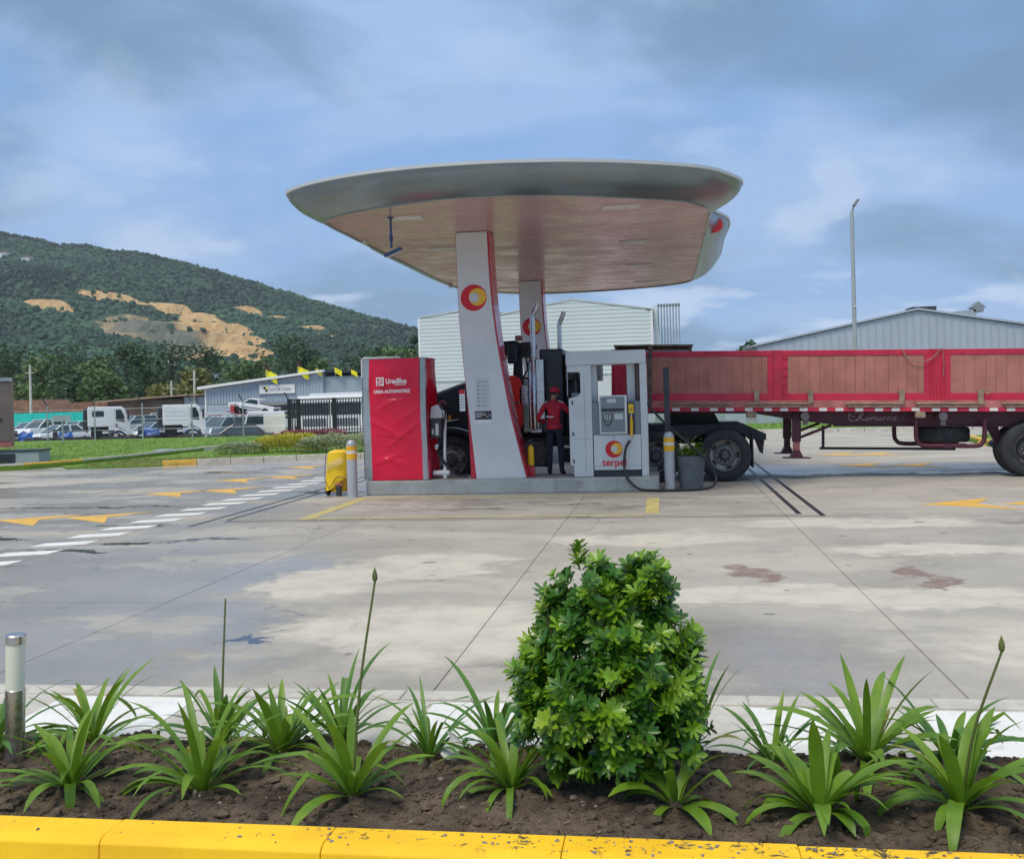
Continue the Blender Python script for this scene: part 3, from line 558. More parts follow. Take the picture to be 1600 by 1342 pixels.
def off(p, d): return p+(p-ctr).normalized()*d
R4 = [[(*off(q, .0).xy, RZ-.004) for q in r_], [(*off(q, .03).xy, RZ) for q in r_], [(*off(q, .03).xy, RZ+.05) for q in r_], [(*off(q, -.04).xy, RZ+.065) for q in r_]]
rim.add([v for r in R4 for v in r], [(k*NL+i, k*NL+(i+1) % NL, (k+1)*NL+(i+1) % NL, (k+1)*NL+i) for k in range(3) for i in range(NL)])
rim.build('rim_trim', 'roof_metal', cn, smooth=True)
rf = M(); rf.add([(*off(q, -.03).xy, RZ+.06) for q in r_]+[(ctr.x+(q.x-ctr.x)*.5, ctr.y+(q.y-ctr.y)*.5, RZ+.16) for q in r_]+[(ctr.x, ctr.y, RZ+.18)], [(i, (i+1) % NL, NL+(i+1) % NL, NL+i) for i in range(NL)]+[(NL+i, NL+(i+1) % NL, 2*NL) for i in range(NL)])
rf.build('roof', 'roof_metal', cn, smooth=True)
def xr(y):
    xs = []
    for i in range(NL):
        a, b = b_[i], b_[(i+1) % NL]
        if (a.y-y)*(b.y-y) <= 0 and a.y != b.y: xs.append(a.x+(b.x-a.x)*(y-a.y)/(b.y-a.y))
    return (min(xs), max(xs)) if len(xs) > 1 else None
ym = min(p.y for p in b_)+.02; yM = max(p.y for p in b_)-.02; sf = M(); PW = .15; k = 0; y = ym
while y < yM:
    y2 = min(y+PW, yM); a, b = xr(y+.002), xr(y2-.006)
    if a and b:
        dz = rnd.uniform(-.0012, .0012); tl = rnd.uniform(-.0010, .0010)
        sf.add([(a[0], y+.004, SO+dz), (a[1], y+.004, SO+dz), (b[1], y2-.006, SO+dz+tl), (b[0], y2-.006, SO+dz+tl), (a[0], y+.004, SO+.03), (a[1], y+.004, SO+.03), (b[1], y2-.006, SO+.03), (b[0], y2-.006, SO+.03)], [(3, 2, 1, 0), (0, 1, 5, 4), (2, 3, 7, 6)])
    y = y2
sf.build('soffit_planks', 'soffit', cn)
M().add([(p.x, p.y, SO+.028) for p in b_], [tuple(range(NL))]).build('soffit_backing', 'dark_plastic', cn)
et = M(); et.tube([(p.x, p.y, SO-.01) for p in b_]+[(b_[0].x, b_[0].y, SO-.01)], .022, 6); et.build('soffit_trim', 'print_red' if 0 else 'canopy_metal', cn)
for x, y, s in ((-4.26, 16.5, .3), (-.61, 16.6, .3), (-.5, 20.5, .3), (-4.4, 20.1, .3), (-.4, 28.0, .3), (-4.3, 28.0, .3), (-4.3, 24, .3), (-.5, 24.2, .3)):
    dl = box('recessed_light', 'white_trim', cn, x-s, x+s, y-.12, y+.12, SO-.02, SO+.0); 
    for q in range(4): box('light_lens', 'lamp_face', dl, x-s+.03+q*.145, x-s+.14+q*.145, y-.09, y+.09, SO-.024, SO-.02)
for x, y in ((-5.6, 18.6), (-5.62, 26.5)): M().lathe([(.0, -.09), (.04, -.08), (.055, -.04), (.06, 0)], (x, y, SO-.005), 'z', 14).build('dome_camera', 'lamp_face', cn, smooth=True)
sm = M().cyl((1.04, 20.0, 5.02), (1.10, 19.9, 5.02), .16, n=28).build('side_medallion', 'print_red', cn)
fl = thing('hanging_floodlight', 'small floodlight on a dark blue drop rod under the canopy', 'light', (-4.48, 16.4, SO-.62))
M().cyl((-4.48, 16.4, SO), (-4.48, 16.4, SO-.52), .02, n=10).cyl((-4.48, 16.4, SO), (-4.48, 16.4, SO-.02), .06, n=12).cyl((-4.48, 16.4, SO-.40), (-4.48, 16.4, SO-.30), .032, n=10).build('drop_rod', 'blue_steel', fl, smooth=True)
M().box(-4.60, -4.30, 16.28, 16.52, SO-.62, SO-.56, rotm(R(10), R(-22), 0)).build('lamp_head', 'blue_steel', fl, bev=.01)
M().box(-4.585, -4.315, 16.30, 16.50, SO-.626, SO-.618, rotm(R(10), R(-22), 0), (-4.45, 16.4, SO-.59)).build('lamp_glass', 'lamp_face', fl)

# ================================================================== ISLANDS
def rr(x0, x1, y0, y1, r, n=5):
    P = []
    for cx, cy, a in ((x1-r, y0+r, -90), (x1-r, y1-r, 0), (x0+r, y1-r, 90), (x0+r, y0+r, 180)):
        P += [(cx+r*math.cos(R(a+90*k/n)), cy+r*math.sin(R(a+90*k/n))) for k in range(n+1)]
    return P
tag(M().prism(rr(-5.56, -.12, 18.0, 19.22, .12), 'z', 0, .26).build('fuel_island', 'concrete_island', org=(-2.8, 18.6, 0), bev=.02), 'raised grey concrete island carrying the white pillar and pump', 'island')
tag(M().prism(rr(-5.56, -.12, 26.1, 27.4, .12), 'z', 0, .26).build('fuel_island', 'concrete_island', org=(-2.8, 26.8, 0), bev=.02), 'second concrete island beyond the truck under the far pillar', 'island')
def interp(T_, z):
    for (z0, a), (z1, b) in zip(T_, T_[1:]):
        if z <= z1: return a+(b-a)*(z-z0)/(z1-z0)
    return T_[-1][1]
def smooth_tab(T_): 
    P = cr([(z, x, 0) for z, x in T_], 5); return [(p.x, p.y) for p in P]
WL = smooth_tab([(.26, -3.48), (1.0, -3.545), (2.03, -3.635), (3.2, -3.715), (4.2, -3.74), (SO, -3.745)]); WR = smooth_tab([(.26, -2.55), (.9, -2.70), (1.53, -2.835), (2.2, -2.945), (2.9, -3.045), (3.6, -3.115), (4.3, -3.15), (SO, -3.16)])
def pillar(y0, label):
    p = thing('canopy_pillar', label, 'pillar', (-3.2, y0+.3, .26)); zs = [.262+(SO-.012-.262)*i/26 for i in range(27)]; zt = [min(z, SO-.0) for z in zs]
    fr = [(interp(WL, z), z) for z in zs]+[(interp(WR, z), z) for z in reversed(zs)]
    M().prism(fr, 'y', y0, y0+.05).build('front_panel', 'white_panel', p)
    bd = [(interp(WL, z)-.018-.10*max(0, (1.9-z)/1.7)**1.3, z) for z in zs]+[(interp(WR, z)+.03, z) for z in reversed(zs)]
    M().prism(bd, 'y', y0+.05, y0+.66).build('body', 'red_gloss', p)
    fuel_logo(p, (-3.44, y0-.007, 3.62), .245); return p
p1 = pillar(18.25, 'tall flared white and red pillar with round emblem on the near island')
pillar(26.5, 'far white and red pillar with emblem, partly behind the exhaust stacks')
y0 = 18.25
pl = box('notice_panel', 'print_light', p1, -3.45, -3.20, y0-.008, y0, 1.56, 2.12); 
box('notice_heading', 'print_grey', pl, -3.42, -3.24, y0-.010, y0-.008, 2.045, 2.06)
for i in range(6):
    z = 1.98-.072*i; M().cyl((-3.40, y0-.008, z), (-3.40, y0-.011, z), .018, n=10).build('notice_icon', 'print_grey', pl); box('notice_line', 'print_grey', pl, -3.35, -3.25, y0-.010, y0-.008, z-.006, z+.004)
po = box('poster', 'print_white', p1, -3.48, -3.16, y0-.008, y0, 1.29, 1.52); box('poster_picture', 'print_dark', po, -3.475, -3.165, y0-.011, y0-.008, 1.355, 1.515)
for i, (a, b) in enumerate(((-3.46, -3.33), (-3.46, -3.31), (-3.46, -3.36))): box('poster_line', 'print_white', po, a, b, y0-.013, y0-.011, 1.47-.035*i, 1.482-.035*i)
for i in range(5): blobm = M(); blob(blobm, (-3.20-.022*i, y0-.012, 1.43+.03*math.sin(i*2.1)), .018, .3, 1); blobm.build('poster_figure', 'plank' if i % 2 else 'print_light', po)
sg = box('safety_sign', 'print_white', p1, -3.76, -3.66, y0-.012, y0+.02, 1.52, 1.92); box('sign_head', 'print_red', sg, -3.758, -3.662, y0-.015, y0-.012, 1.84, 1.92)
for i in range(5): box('sign_line', 'print_grey', sg, -3.745, -3.675, y0-.014, y0-.012, 1.58+.05*i, 1.595+.05*i)
# fire extinguisher
fe = thing('fire_extinguisher', 'yellow fire extinguisher on a red stand at the foot of the pillar', 'extinguisher', (-2.50, 18.62, .26))
M().lathe([(.0, .20), (.058, .21), (.06, .24), (.06, .50), (.05, .55), (.02, .58), (.018, .62)], (-2.50, 18.62, .26), 'z', 18).build('cylinder', 'yellow_bright', fe, smooth=True)
M().box(-2.55, -2.44, 18.60, 18.64, .87, .90).box(-2.52, -2.48, 18.60, 18.64, .85, .95).build('valve', 'dark_plastic', fe); M().tube(cr([(-2.45, 18.62, .88), (-2.40, 18.62, .8), (-2.43, 18.60, .55)], 5), .008, 6).build('hose', 'hose', fe)
M().prism([(-2.58, .262), (-2.42, .262), (-2.44, .46), (-2.56, .46)], 'y', 18.55, 18.69).build('stand', 'red_gloss', fe)

# ================================================================== UREA DISPENSER UNDER ITS COVER
ub = thing('urea_dispenser', 'boxy urea dispenser under a wrinkled red and grey cloth cover', 'dispenser', (-5.0, 18.6, .26))
def fold(x, z):
    u = (x+5.58)/1.18; v_ = (z-.27)/2.28
    d = .012*math.sin(9*u+5*v_)*math.sin(math.pi*v_)+.012*mnoise.noise((x*2.1, z*1.3, 1))
    for ax_, az_, bx_, bz_, am, wd in ((.12, .55, .95, .78, .016, .035), (.5, .60, .98, .80, .014, .03), (.05, .5, .6, .36, .016, .035), (.3, .25, .98, .50, .018, .035), (.1, .4, .9, .33, .012, .03), (.15, .98, .05, .62, .016, .03), (.55, .98, .95, .82, .012, .03), (.5, .99, .40, .72, .009, .03), (.2, .18, .8, .12, .012, .03), (.08, .12, .7, .24, .012, .03), (.45, .44, .98, .62, .012, .025)):
        L2 = (bx_-ax_)**2+(bz_-az_)**2; t_ = max(0, min(1, ((u-ax_)*(bx_-ax_)+(v_-az_)*(bz_-az_))/L2)); dd = math.hypot(u-ax_-t_*(bx_-ax_), (v_-az_-t_*(bz_-az_))*1.9)
        d += am*math.exp(-(dd/wd)**2)*math.sin(math.pi*min(1, max(.05, t_)))
    return .045*math.tanh(d*1.8/.045)*(.35 if .66 < v_ < .86 and .18 < u < .86 else 1)
def panel(name, mat, x0, x1, nx, par=ub): return M().grid(lambda u, v: (x0+(x1-x0)*u+.012*math.sin(6*v+x0), 18.15-fold(x0+(x1-x0)*u, .27+2.28*v), .27+2.27*v-.02*u*0), nx, 70).build(name, mat, par, smooth=True)
panel('cover_front', 'cover_red', -5.46, -4.49, 60); panel('cover_strip', 'cover_grey', -5.60, -5.462, 10); panel('cover_strip', 'cover_grey', -4.488, -4.38, 10)
M().grid(lambda u, v: (-4.385+.02*mnoise.noise((u*3, v*5, 2))+.015*math.sin(u*7+v*3), 18.14+.92*u, .27+2.28*v), 24, 40).build('cover_side', 'cover_red', ub, smooth=True)
M().grid(lambda u, v: (-5.60+.01*math.sin(u*9), 18.14+.92*u, .27+2.28*v), 16, 20).build('cover_side', 'cover_grey', ub, smooth=True)
box('cover_top', 'cover_grey', ub, -5.60, -4.38, 18.16, 19.06, 2.525, 2.548, bev=.01); box('cabinet', 'grey_panel', ub, -5.57, -4.42, 18.22, 19.05, .262, 2.52); 
M().tube([(-5.60, 18.15, 2.2), (-5.60, 18.15, 2.53), (-5.57, 18.15, 2.565), (-4.85, 18.15, 2.565)], .014, 8).build('cover_piping', 'white_trim', ub)
lg = box('brand_mark', 'print_white', ub, -5.31, -5.16, 18.082, 18.086, 2.035, 2.195, bev=.004)
for i, (a, b, c, d) in enumerate(((.02, .06, .09, .14), (.08, .13, .10, .125), (.02, .05, .02, .06), (.07, .09, .02, .08), (.10, .13, .04, .08), (.035, .075, .07, .082), (.02, .10, .005, .012))): box('mark_stroke', 'print_red', lg, -5.31+a, -5.31+b, 18.0805, 18.082, 2.035+c, 2.035+d)
text('brand_name', 'UreaBlue', 'print_white', ub, (-4.925, 18.082, 2.115), .135, bold=.004, sx=.80); text('product_name', 'UREA AUTOMOTRIZ', 'print_white', ub, (-5.01, 18.082, 1.925), .082, bold=.003, sx=.92); box('brand_line', 'print_white', ub, -4.95, -4.74, 18.082, 18.084, 2.04, 2.052)
# fittings on the right side
box('nozzle_holder', 'dark_plastic', ub, -4.37, -4.14, 18.35, 18.55, 1.02, 1.40, bev=.02); M().prism([(-4.37, 1.40), (-4.12, 1.40), (-4.14, 1.58), (-4.22, 1.66), (-4.34, 1.62)], 'y', 18.36, 18.54).build('nozzle_hood', 'print_light', ub, bev=.015)
box('holder_plate', 'print_light', ub, -4.26, -4.20, 18.34, 18.35, 1.08, 1.30); box('holder_plate', 'print_light', ub, -4.33, -4.29, 18.34, 18.35, 1.1, 1.2)
M().tube(cr([(-4.14, 18.42, 1.55), (-4.08, 18.40, 1.45), (-4.10, 18.40, 1.0), (-4.11, 18.40, .42), (-4.11, 18.40, .36)], 5), .028, 10).build('white_pipe', 'white_trim', ub, smooth=True); M().cyl((-4.33, 18.40, .37), (-4.02, 18.40, .37), .05, n=14).cyl((-4.11, 18.40, .27), (-4.11, 18.40, .45), .04, n=12).build('pipe_tee', 'white_trim', ub, smooth=True)
M().tube(cr([(-4.16, 18.36, 1.60), (-4.06, 18.33, 1.5), (-4.14, 18.33, 1.05), (-4.22, 18.32, .75), (-4.10, 18.32, .55), (-3.95, 18.32, .42), (-3.85, 18.34, .32), (-3.66, 18.35, .29)], 6), .017, 8).build('hose', 'hose', ub, smooth=True)
M().tube(cr([(-4.20, 18.38, 1.05), (-4.25, 18.34, .8), (-4.12, 18.30, .62), (-4.02, 18.3, .5)], 6), .014, 8).build('hose', 'hose', ub, smooth=True); M().lathe([(.0, -.02), (.05, -.01), (.05, .02), (0, .03)], (-4.24, 18.34, .86), 'y', 14).build('coupling', 'steel', ub, smooth=True)
M().tube(cr([(-4.2, 18.42, 1.66), (-4.12, 18.40, 1.72), (-4.05, 18.38, 1.66)], 4), .02, 8).build('spout', 'bark_red', ub, smooth=True)

# ================================================================== FUEL PUMP
fp = thing('fuel_pump', 'tall pale grey fuel dispenser with open portal frame on the island', 'fuel pump', (-1.0, 18.5, .26)); FY, BY = 18.20, 18.78
M().prism([(-1.655, .262), (-1.30, .262), (-1.30, 2.30), (-1.74, 2.30), (-1.74, 2.18), (-1.52, 2.18), (-1.50, 2.14), (-1.50, 1.80), (-1.56, 1.74), (-1.72, 1.70), (-1.72, .48), (-1.655, .48)], 'y', FY, BY).build('left_column', 'grey_panel', fp, bev=.012)
M().prism([(-1.755, 2.302), (-.31, 2.302), (-.31, 2.55), (-1.755, 2.55)], 'y', FY-.015, BY+.01).build('top_beam', 'grey_panel', fp, bev=.015)
box('right_column', 'grey_panel', fp, -.425, -.30, FY, BY, .262, 2.30, bev=.01); box('hose_track', 'dark_plastic', fp, -.50, -.427, FY+.12, BY-.1, 1.62, 2.30)
M().box(-.47, -.455, FY+.1, FY+.12, 1.65, 2.28).build('hose_guide', 'plank', fp)
for a, b in ((-1.335, -1.21), (-.66, -.51)): box('inner_post', 'grey_panel', fp, a, b, FY+.22, BY-.12, 1.62, 2.30, bev=.008)
box('lower_cabinet', 'grey_panel', fp, -1.285, -.43, FY-.005, BY-.005, .38, 1.02, bev=.012); box('plinth', 'dark_plastic', fp, -1.29, -.43, FY+.04, BY-.03, .262, .38)
box('mid_panel', 'print_grey', fp, -1.297, -.43, FY+.02, BY-.02, 1.022, 1.62, bev=.005); box('panel_seam', 'print_grey', fp, -1.285, -.43, FY-.007, FY-.005, .455, .46)
for z in (.55, 1.05, 1.62): box('hinge', 'dark_plastic', fp, -1.665, -1.640, FY-.012, FY, z-.035, z+.035)
box('column_seam', 'print_grey', fp, -1.435, -1.43, FY-.003, FY, .30, 2.0); box('column_seam', 'print_grey', fp, -1.65, -1.31, FY-.003, FY, .95, .955)
dsp = box('display_unit', 'white_panel', fp, -1.165, -.665, FY-.06, FY+.2, 1.035, 1.735, bev=.012); box('display_face', 'print_grey', dsp, -1.135, -.705, FY-.067, FY-.06, 1.07, 1.705); box('display_screen', 'print_light', dsp, -1.02, -.86, FY-.071, FY-.067, 1.60, 1.67)
box('display_bar', 'dark_plastic', dsp, -1.125, -.715, FY-.071, FY-.067, 1.445, 1.50); box('keypad', 'dark_plastic', dsp, -1.10, -.93, FY-.071, FY-.067, 1.27, 1.40); box('card_slot', 'print_light', dsp, -.89, -.74, FY-.071, FY-.067, 1.30, 1.40)
for i in range(3):
    for j in range(4): box('key', 'print_light', dsp, -1.085+.05*i, -1.05+.05*i, FY-.075, FY-.071, 1.285+.028*j, 1.303+.028*j)
M().tube(cr([(-1.09, FY-.075, 1.33), (-1.05, FY-.09, 1.21), (-.98, FY-.09, 1.20), (-.94, FY-.075, 1.30)], 5), .006, 6).build('cord', 'hose', dsp)
nb = box('nozzle_boot', 'dark_plastic', fp, -.648, -.53, FY-.03, FY+.1, 1.02, 1.60, bev=.01); box('nozzle_label', 'yellow_bright', nb, -.635, -.545, FY-.036, FY-.03, 1.40, 1.57); box('label_line', 'print_dark', nb, -.62, -.56, FY-.038, FY-.036, 1.48, 1.492); box('label_line', 'print_dark', nb, -.62, -.56, FY-.038, FY-.036, 1.455, 1.465)
nz = M().prism([(-.61, 1.34), (-.575, 1.34), (-.562, 1.22), (-.568, 1.02), (-.585, .985), (-.605, .985), (-.617, 1.02), (-.615, 1.22)], 'y', FY-.08, FY-.03).build('nozzle', 'yellow_paint', fp, bev=.01); M().cyl((-.59, FY-.055, 1.42), (-.59, FY-.05, 1.33), .012, n=10).build('spout', 'steel', nz); M().cyl((-.592, FY-.055, .99), (-.63, FY-.06, .91), .019, n=10).build('swivel', 'steel', nz)
fuel_logo(fp, (-.92, FY-.013, .76), .155); text('brand_name', 'terpel', 'print_red', fp, (-.915, FY-.008, .515), .185, bold=.004)
M().cyl((-.92, FY-.005, .975), (-.92, FY-.012, .975), .012, n=10).build('lock', 'dark_plastic', fp)
box('side_frame', 'steel', fp, -1.745, -1.735, FY+.05, FY+.06, 1.75, 2.2); M().cyl((-1.60, FY+.25, 1.74), (-1.60, FY+.25, 2.03), .03, .02, n=12).build('bottle', 'dark_plastic', fp); box('tray_items', 'print_grey', fp, -1.68, -1.56, FY+.2, FY+.3, 1.735, 1.80)
hs = M().tube(cr([(-.63, FY-.06, .91), (-.70, FY-.10, .78), (-.735, FY-.14, .55), (-.72, FY-.22, .36), (-.64, FY-.30, .19), (-.45, FY-.40, .06), (-.15, 17.85, .03), (.25, 17.9, .025), (.60, 17.98, .03), (.82, 18.08, .07), (.88, 18.2, .22), (.80, 18.22, .42), (.60, 18.22, .66), (.25, 18.25, .98), (-.10, 18.28, 1.32), (-.36, 18.36, 1.66), (-.46, 18.42, 1.95), (-.465, 18.42, 2.2)], 7), .024, 10).build('hose', 'hose', fp, smooth=True)

# ================================================================== ISLAND FURNITURE
def bollard(x, y, label):
    b = thing('safety_bollard', label, 'bollard', (x, y, 0), group='grey bollards at the island ends')
    M().lathe([(.095, 0), (.095, .96), (.085, 1.01), (.055, 1.045), (0, 1.055)], (x, y, 0), 'z', 24).build('post', 'bollard_grey', b, smooth=True)
    for z in (.70, .86): M().lathe([(.098, z), (.098, z+.085+(.02 if z < .8 else 0))], (x, y, 0), 'z', 24).build('yellow_band', 'yellow_paint', b, smooth=True)
    M().lathe([(.0965, .80), (.0965, .862)], (x, y, 0), 'z', 24).build('reflective_band', 'reflect', b, smooth=True)
bollard(-5.71, 17.72, 'grey yellow-banded bollard between the yellow cart and the red cover'); bollard(.07, 18.28, 'grey yellow-banded bollard beside the plant pot at the pump end')
dp = M().box(.0, .105, 18.55, 18.63, 0, 2.22).build('marker_post', 'dark_plastic', org=(.05, 18.59, 0), bev=.01); tag(dp, 'dark upright post standing behind the right bollard', 'post')
pt = thing('plant_pot', 'tall grey tapered plant pot behind the fuel hose', 'plant pot', (.45, 18.45, 0))
M().lathe([(.20, 0), (.205, .02), (.262, .56), (.27, .575), (.27, .60), (.25, .60), (.245, .54)], (.45, 18.45, 0), 'z', 36).build('pot', 'pot_grey', pt, smooth=True); M().lathe([(.246, .53), (0, .545)], (.45, 18.45, 0), 'z', 24).build('potting_soil', 'soil', pt)
pp = thing('potted_plant', 'small bushy plant growing in the grey pot', 'plant', (.45, 18.45, .55)); pf = M(); ps = M()
for i in range(14):
    a = i*2.4; ps.tube([(.45+.03*math.cos(a), 18.45+.03*math.sin(a), .54), (.45+.2*math.cos(a)*rnd.random(), 18.45+.2*math.sin(a)*rnd.random(), .72)], .006, 5)
for i in range(420):
    u = Vector((rnd.gauss(0, .10), rnd.gauss(0, .1), abs(rnd.gauss(0, .10)))); leaflet(pf, Vector((.45, 18.45, .60))+u, Vector((u.x, u.y, rnd.uniform(-.02, .12))), Vector((rnd.uniform(-.4, .4), rnd.uniform(-.4, .4), 1)), .075, .016)
ps.build('stem', 'stem', pp); pf.build('foliage', 'bush_mid', pp, smooth=True, fixn=False)
ct = thing('extinguisher_cart', 'wheeled extinguisher under a baggy yellow cover beside the bollard', 'cart', (-6.12, 18.25, 0)); cx, cy = -6.12, 18.25
def cart(u, v):
    a = 2*math.pi*u; z = .10+.80*v; w_ = .255-.03*v-.05*max(0, v-.8)*3; d_ = .22-.02*v
    wr = 1+.05*mnoise.noise((math.cos(a)*2, math.sin(a)*2, z*4))+.035*math.sin(a*5+z*9)
    if v > .9: w_ *= 1-(v-.9)*6; d_ *= 1-(v-.9)*6
    lift = .22*max(0, math.sin(a*1.0+2.3))**3*(1-v)**2*1.0
    return (cx+w_*wr*math.cos(a)+.03*(1-v)*-1, cy+d_*wr*math.sin(a), z+lift+.015*math.sin(a*3)*(1-v)-.10*max(0, v-.9)*4)
cv = M().grid(cart, 48, 26); cv.build('cover', 'yellow_bright', ct, smooth=True)
M().lathe([(.0, .06), (.18, .07), (.18, .80), (0, .84)], (cx, cy, 0), 'z', 20).build('tank', 'yellow_paint', ct, smooth=True)
for s in (-1, 1): M().lathe([(.0, -.03), (.10, -.03), (.115, -.02), (.115, .02), (.10, .03), (0, .03)], (cx+.23*s, cy-.02, .116), 'x', 18).build('wheel', 'rubber', ct, smooth=True)
for pts in ([(-.20, -.14, .88), (-.23, -.15, .6), (-.24, -.16, .3), (-.14, -.23, .14)], [(-.14, -.23, .14), (-.02, -.25, .30), (.06, -.25, .36), (.20, -.2, .3)]): M().tube(cr([(cx+a, cy+b, c) for a, b, c in pts], 5), .007, 6).build('cover_binding', 'dark_plastic', ct)
for k in range(3): M().tube(cr([(cx-.2, cy-.195+.0, .50+.045*k), (cx-.05, cy-.25, .55+.045*k), (cx+.14, cy-.23, .62+.045*k)], 5), .006, 6).build('reflective_tape', 'reflect', ct)
box('caster', 'dark_plastic', ct, cx+.0, cx+.09, cy-.26, cy-.18, .0, .18, bev=.01); box('caster_plate', 'trailer_rust', ct, cx-.03, cx+.12, cy-.25, cy-.17, .20, .23)
# ================================================================== ATTENDANT
def skin_body():
    V = [(0, 0, .92), (0, .01, 1.06), (0, .015, 1.22), (0, 0, 1.36), (0, .012, 1.44), (0, .03, 1.50), (.01, .05, 1.57), (.012, .05, 1.63)]
    Rr = [(.155, .115), (.140, .10), (.165, .11), (.165, .10), (.055, .055), (.05, .055), (.075, .088), (.06, .07)]
    E_ = [(i, i+1) for i in range(7)]
    def chain(start, pts, rad):
        a = start
        for p, r in zip(pts, rad): V.append(p); Rr.append((r, r)); E_.append((a, len(V)-1)); a = len(V)-1
        return a
    chain(0, [(-.095, 0, .86), (-.10, .0, .50), (-.105, -.02, .12), (-.105, -.015, .05), (-.125, .10, .035)], [.095, .068, .052, .048, .040])
    chain(0, [(.095, 0, .86), (.115, .03, .50), (.125, .0, .12), (.125, .005, .05), (.165, .11, .035)], [.095, .068, .052, .048, .040])
    lh = chain(3, [(-.165, 0, 1.355), (-.215, -.02, 1.26), (-.315, -.02, 1.09), (-.30, .10, 1.04), (-.20, .20, 1.02), (-.14, .24, 1.02)], [.07, .058, .047, .043, .033, .030])
    rh = chain(3, [(.165, .01, 1.355), (.235, .06, 1.25), (.34, .18, 1.16), (.43, .26, 1.18), (.50, .30, 1.20)], [.07, .058, .047, .034, .032])
    me = bpy.data.meshes.new('attendant'); me.from_pydata(V, E_, []); o = bpy.data.objects.new('tmp', me); COL.objects.link(o)
    md = o.modifiers.new('s', 'SKIN'); md.use_smooth_shade = True; md.branch_smoothing = .6
    for i, r in enumerate(Rr): me.skin_vertices[0].data[i].radius = r; me.skin_vertices[0].data[i].use_root = (i == 0)
    sb = o.modifiers.new('d', 'SUBSURF'); sb.levels = 2; sb.render_levels = 2
    dg = bpy.context.evaluated_depsgraph_get(); dg.update(); m2 = bpy.data.meshes.new_from_object(o.evaluated_get(dg)); bpy.data.objects.remove(o); return m2, V[lh], V[rh]
PX, PY, PZ = -2.07, 18.86, .262
pe = thing('person', 'attendant in red long-sleeved shirt, red cap and dark trousers reaching into the pump', 'person', (PX, PY, PZ), local=True); ORG[pe] = Vector()
me, LH, RH = skin_body()
import bmesh
bm = bmesh.new(); bm.from_mesh(me)
def limb(pts, rad): 
    m = M().tube(pts, rad, 7); vs = [bm.verts.new(v) for v in m.v]
    for f in m.f: bm.faces.new([vs[i] for i in f])
for H, dx, dy in ((LH, .9, .45), (RH, .85, .5)):
    d = Vector((dx, dy, 0)).normalized(); s_ = Vector((0, 0, 1))
    for k, (o_, L_) in enumerate(((.030, .070), (.011, .080), (-.009, .075), (-.028, .060))):
        p = Vector(H)+s_*o_+d*.02; limb([p, p+d*L_*.5+Vector((0, .012, -.004)), p+d*L_*.8+Vector((0, .03, -.012)), p+d*L_+Vector((0, .045, -.02))], [.0095, .009, .008, .006])
    p = Vector(H)+s_*.02-d*.01; limb([p, p+s_*.035+d*.02, p+s_*.05+d*.05], [.011, .0095, .007])
# nose and ears
def bump3(c, r):
    vs = [bm.verts.new(Vector(c)+Vector((a.x*r[0], a.y*r[1], a.z*r[2]))) for a in ICO]
    for f in IF: bm.faces.new([vs[i] for i in f])
hc = Vector((.02, .05, 1.575)); fd = Vector((.75, .66, 0)).normalized(); fs = Vector((fd.y, -fd.x, 0))
bump3(hc+fd*.092+Vector((0, 0, -.012)), (.016, .016, .022)); bump3(hc+fs*.076+Vector((0, 0, -.01)), (.012, .014, .028)); bump3(hc-fs*.076+Vector((0, 0, -.01)), (.014, .012, .028))
bump3(hc+fd*.08+Vector((0, 0, -.055)), (.02, .02, .009)); bump3(hc+Vector((0, .01, -.045)), (.062, .07, .055))
bm.to_mesh(me); bm.free()
for x in ('skin', 'shirt', 'trousers', 'shoe'): me.materials.append(MATS[x])
for p in me.polygons:
    c = p.center; p.use_smooth = True; k = 0
    if c.z < .085: k = 3
    elif c.z < .93 and abs(c.x) < .24: k = 2
    elif c.z < 1.455 and not ((c-Vector(LH)).length < .075 or (c-Vector(RH)).length < .06 or (c.x < -.10 and c.y > .19) or c.x > .50): k = 1
    p.material_index = k
bo = bpy.data.objects.new('body', me); COL.objects.link(bo); bo.parent = pe
cap = M().lathe([(.094, -.005), (.098, .02), (.092, .055), (.066, .088), (.02, .104), (0, .105)], (hc.x, hc.y, hc.z+.018), 'z', 20)
bill = []
for j in range(9):
    a = -.75+1.5*j/8; bill.append(hc+fd*(.09*math.cos(a)+.0)+fs*(.09*math.sin(a))+Vector((0, 0, .022))); 
for j in range(9):
    a = -.75+1.5*j/8; bill.append(hc+fd*(.09+.085*math.cos(a)**.6)+fs*(.085*math.sin(a)*1.0)+Vector((0, 0, .006)))
cap.add(bill, [(j, j+1, 10+j, 9+j) for j in range(8)]); cap.build('cap', 'shirt', pe, smooth=True)
M().lathe([(.05, -.045), (.078, -.03), (.088, -.0), (.09, .02)], (hc.x-fd.x*.012, hc.y-fd.y*.012, hc.z), 'z', 18).build('hair', 'hair', pe, smooth=True)
M().lathe([(.152, .885), (.156, .90), (.156, .945), (.150, .955)], (0, .005, 0), 'z', 24).build('shirt_hem', 'shirt', pe, smooth=True)
text('shirt_print', 'terpel', 'print_white', pe, (-.045, -.118, 1.12), .05, ext=.012, bold=.001); M().cyl((-.115, -.10, 1.125), (-.115, -.13, 1.125), .014, n=10).build('shirt_emblem', 'print_white', pe)
for s in (-1, 1): M().box(.155*s-.05, .155*s+.05, -.075, -.06, 1.395, 1.408, rotm(0, R(18*s), 0)).build('shoulder_tape', 'reflect', pe)
pe.rotation_euler = (0, 0, R(-3)); pe.scale = (.985, .985, .985)

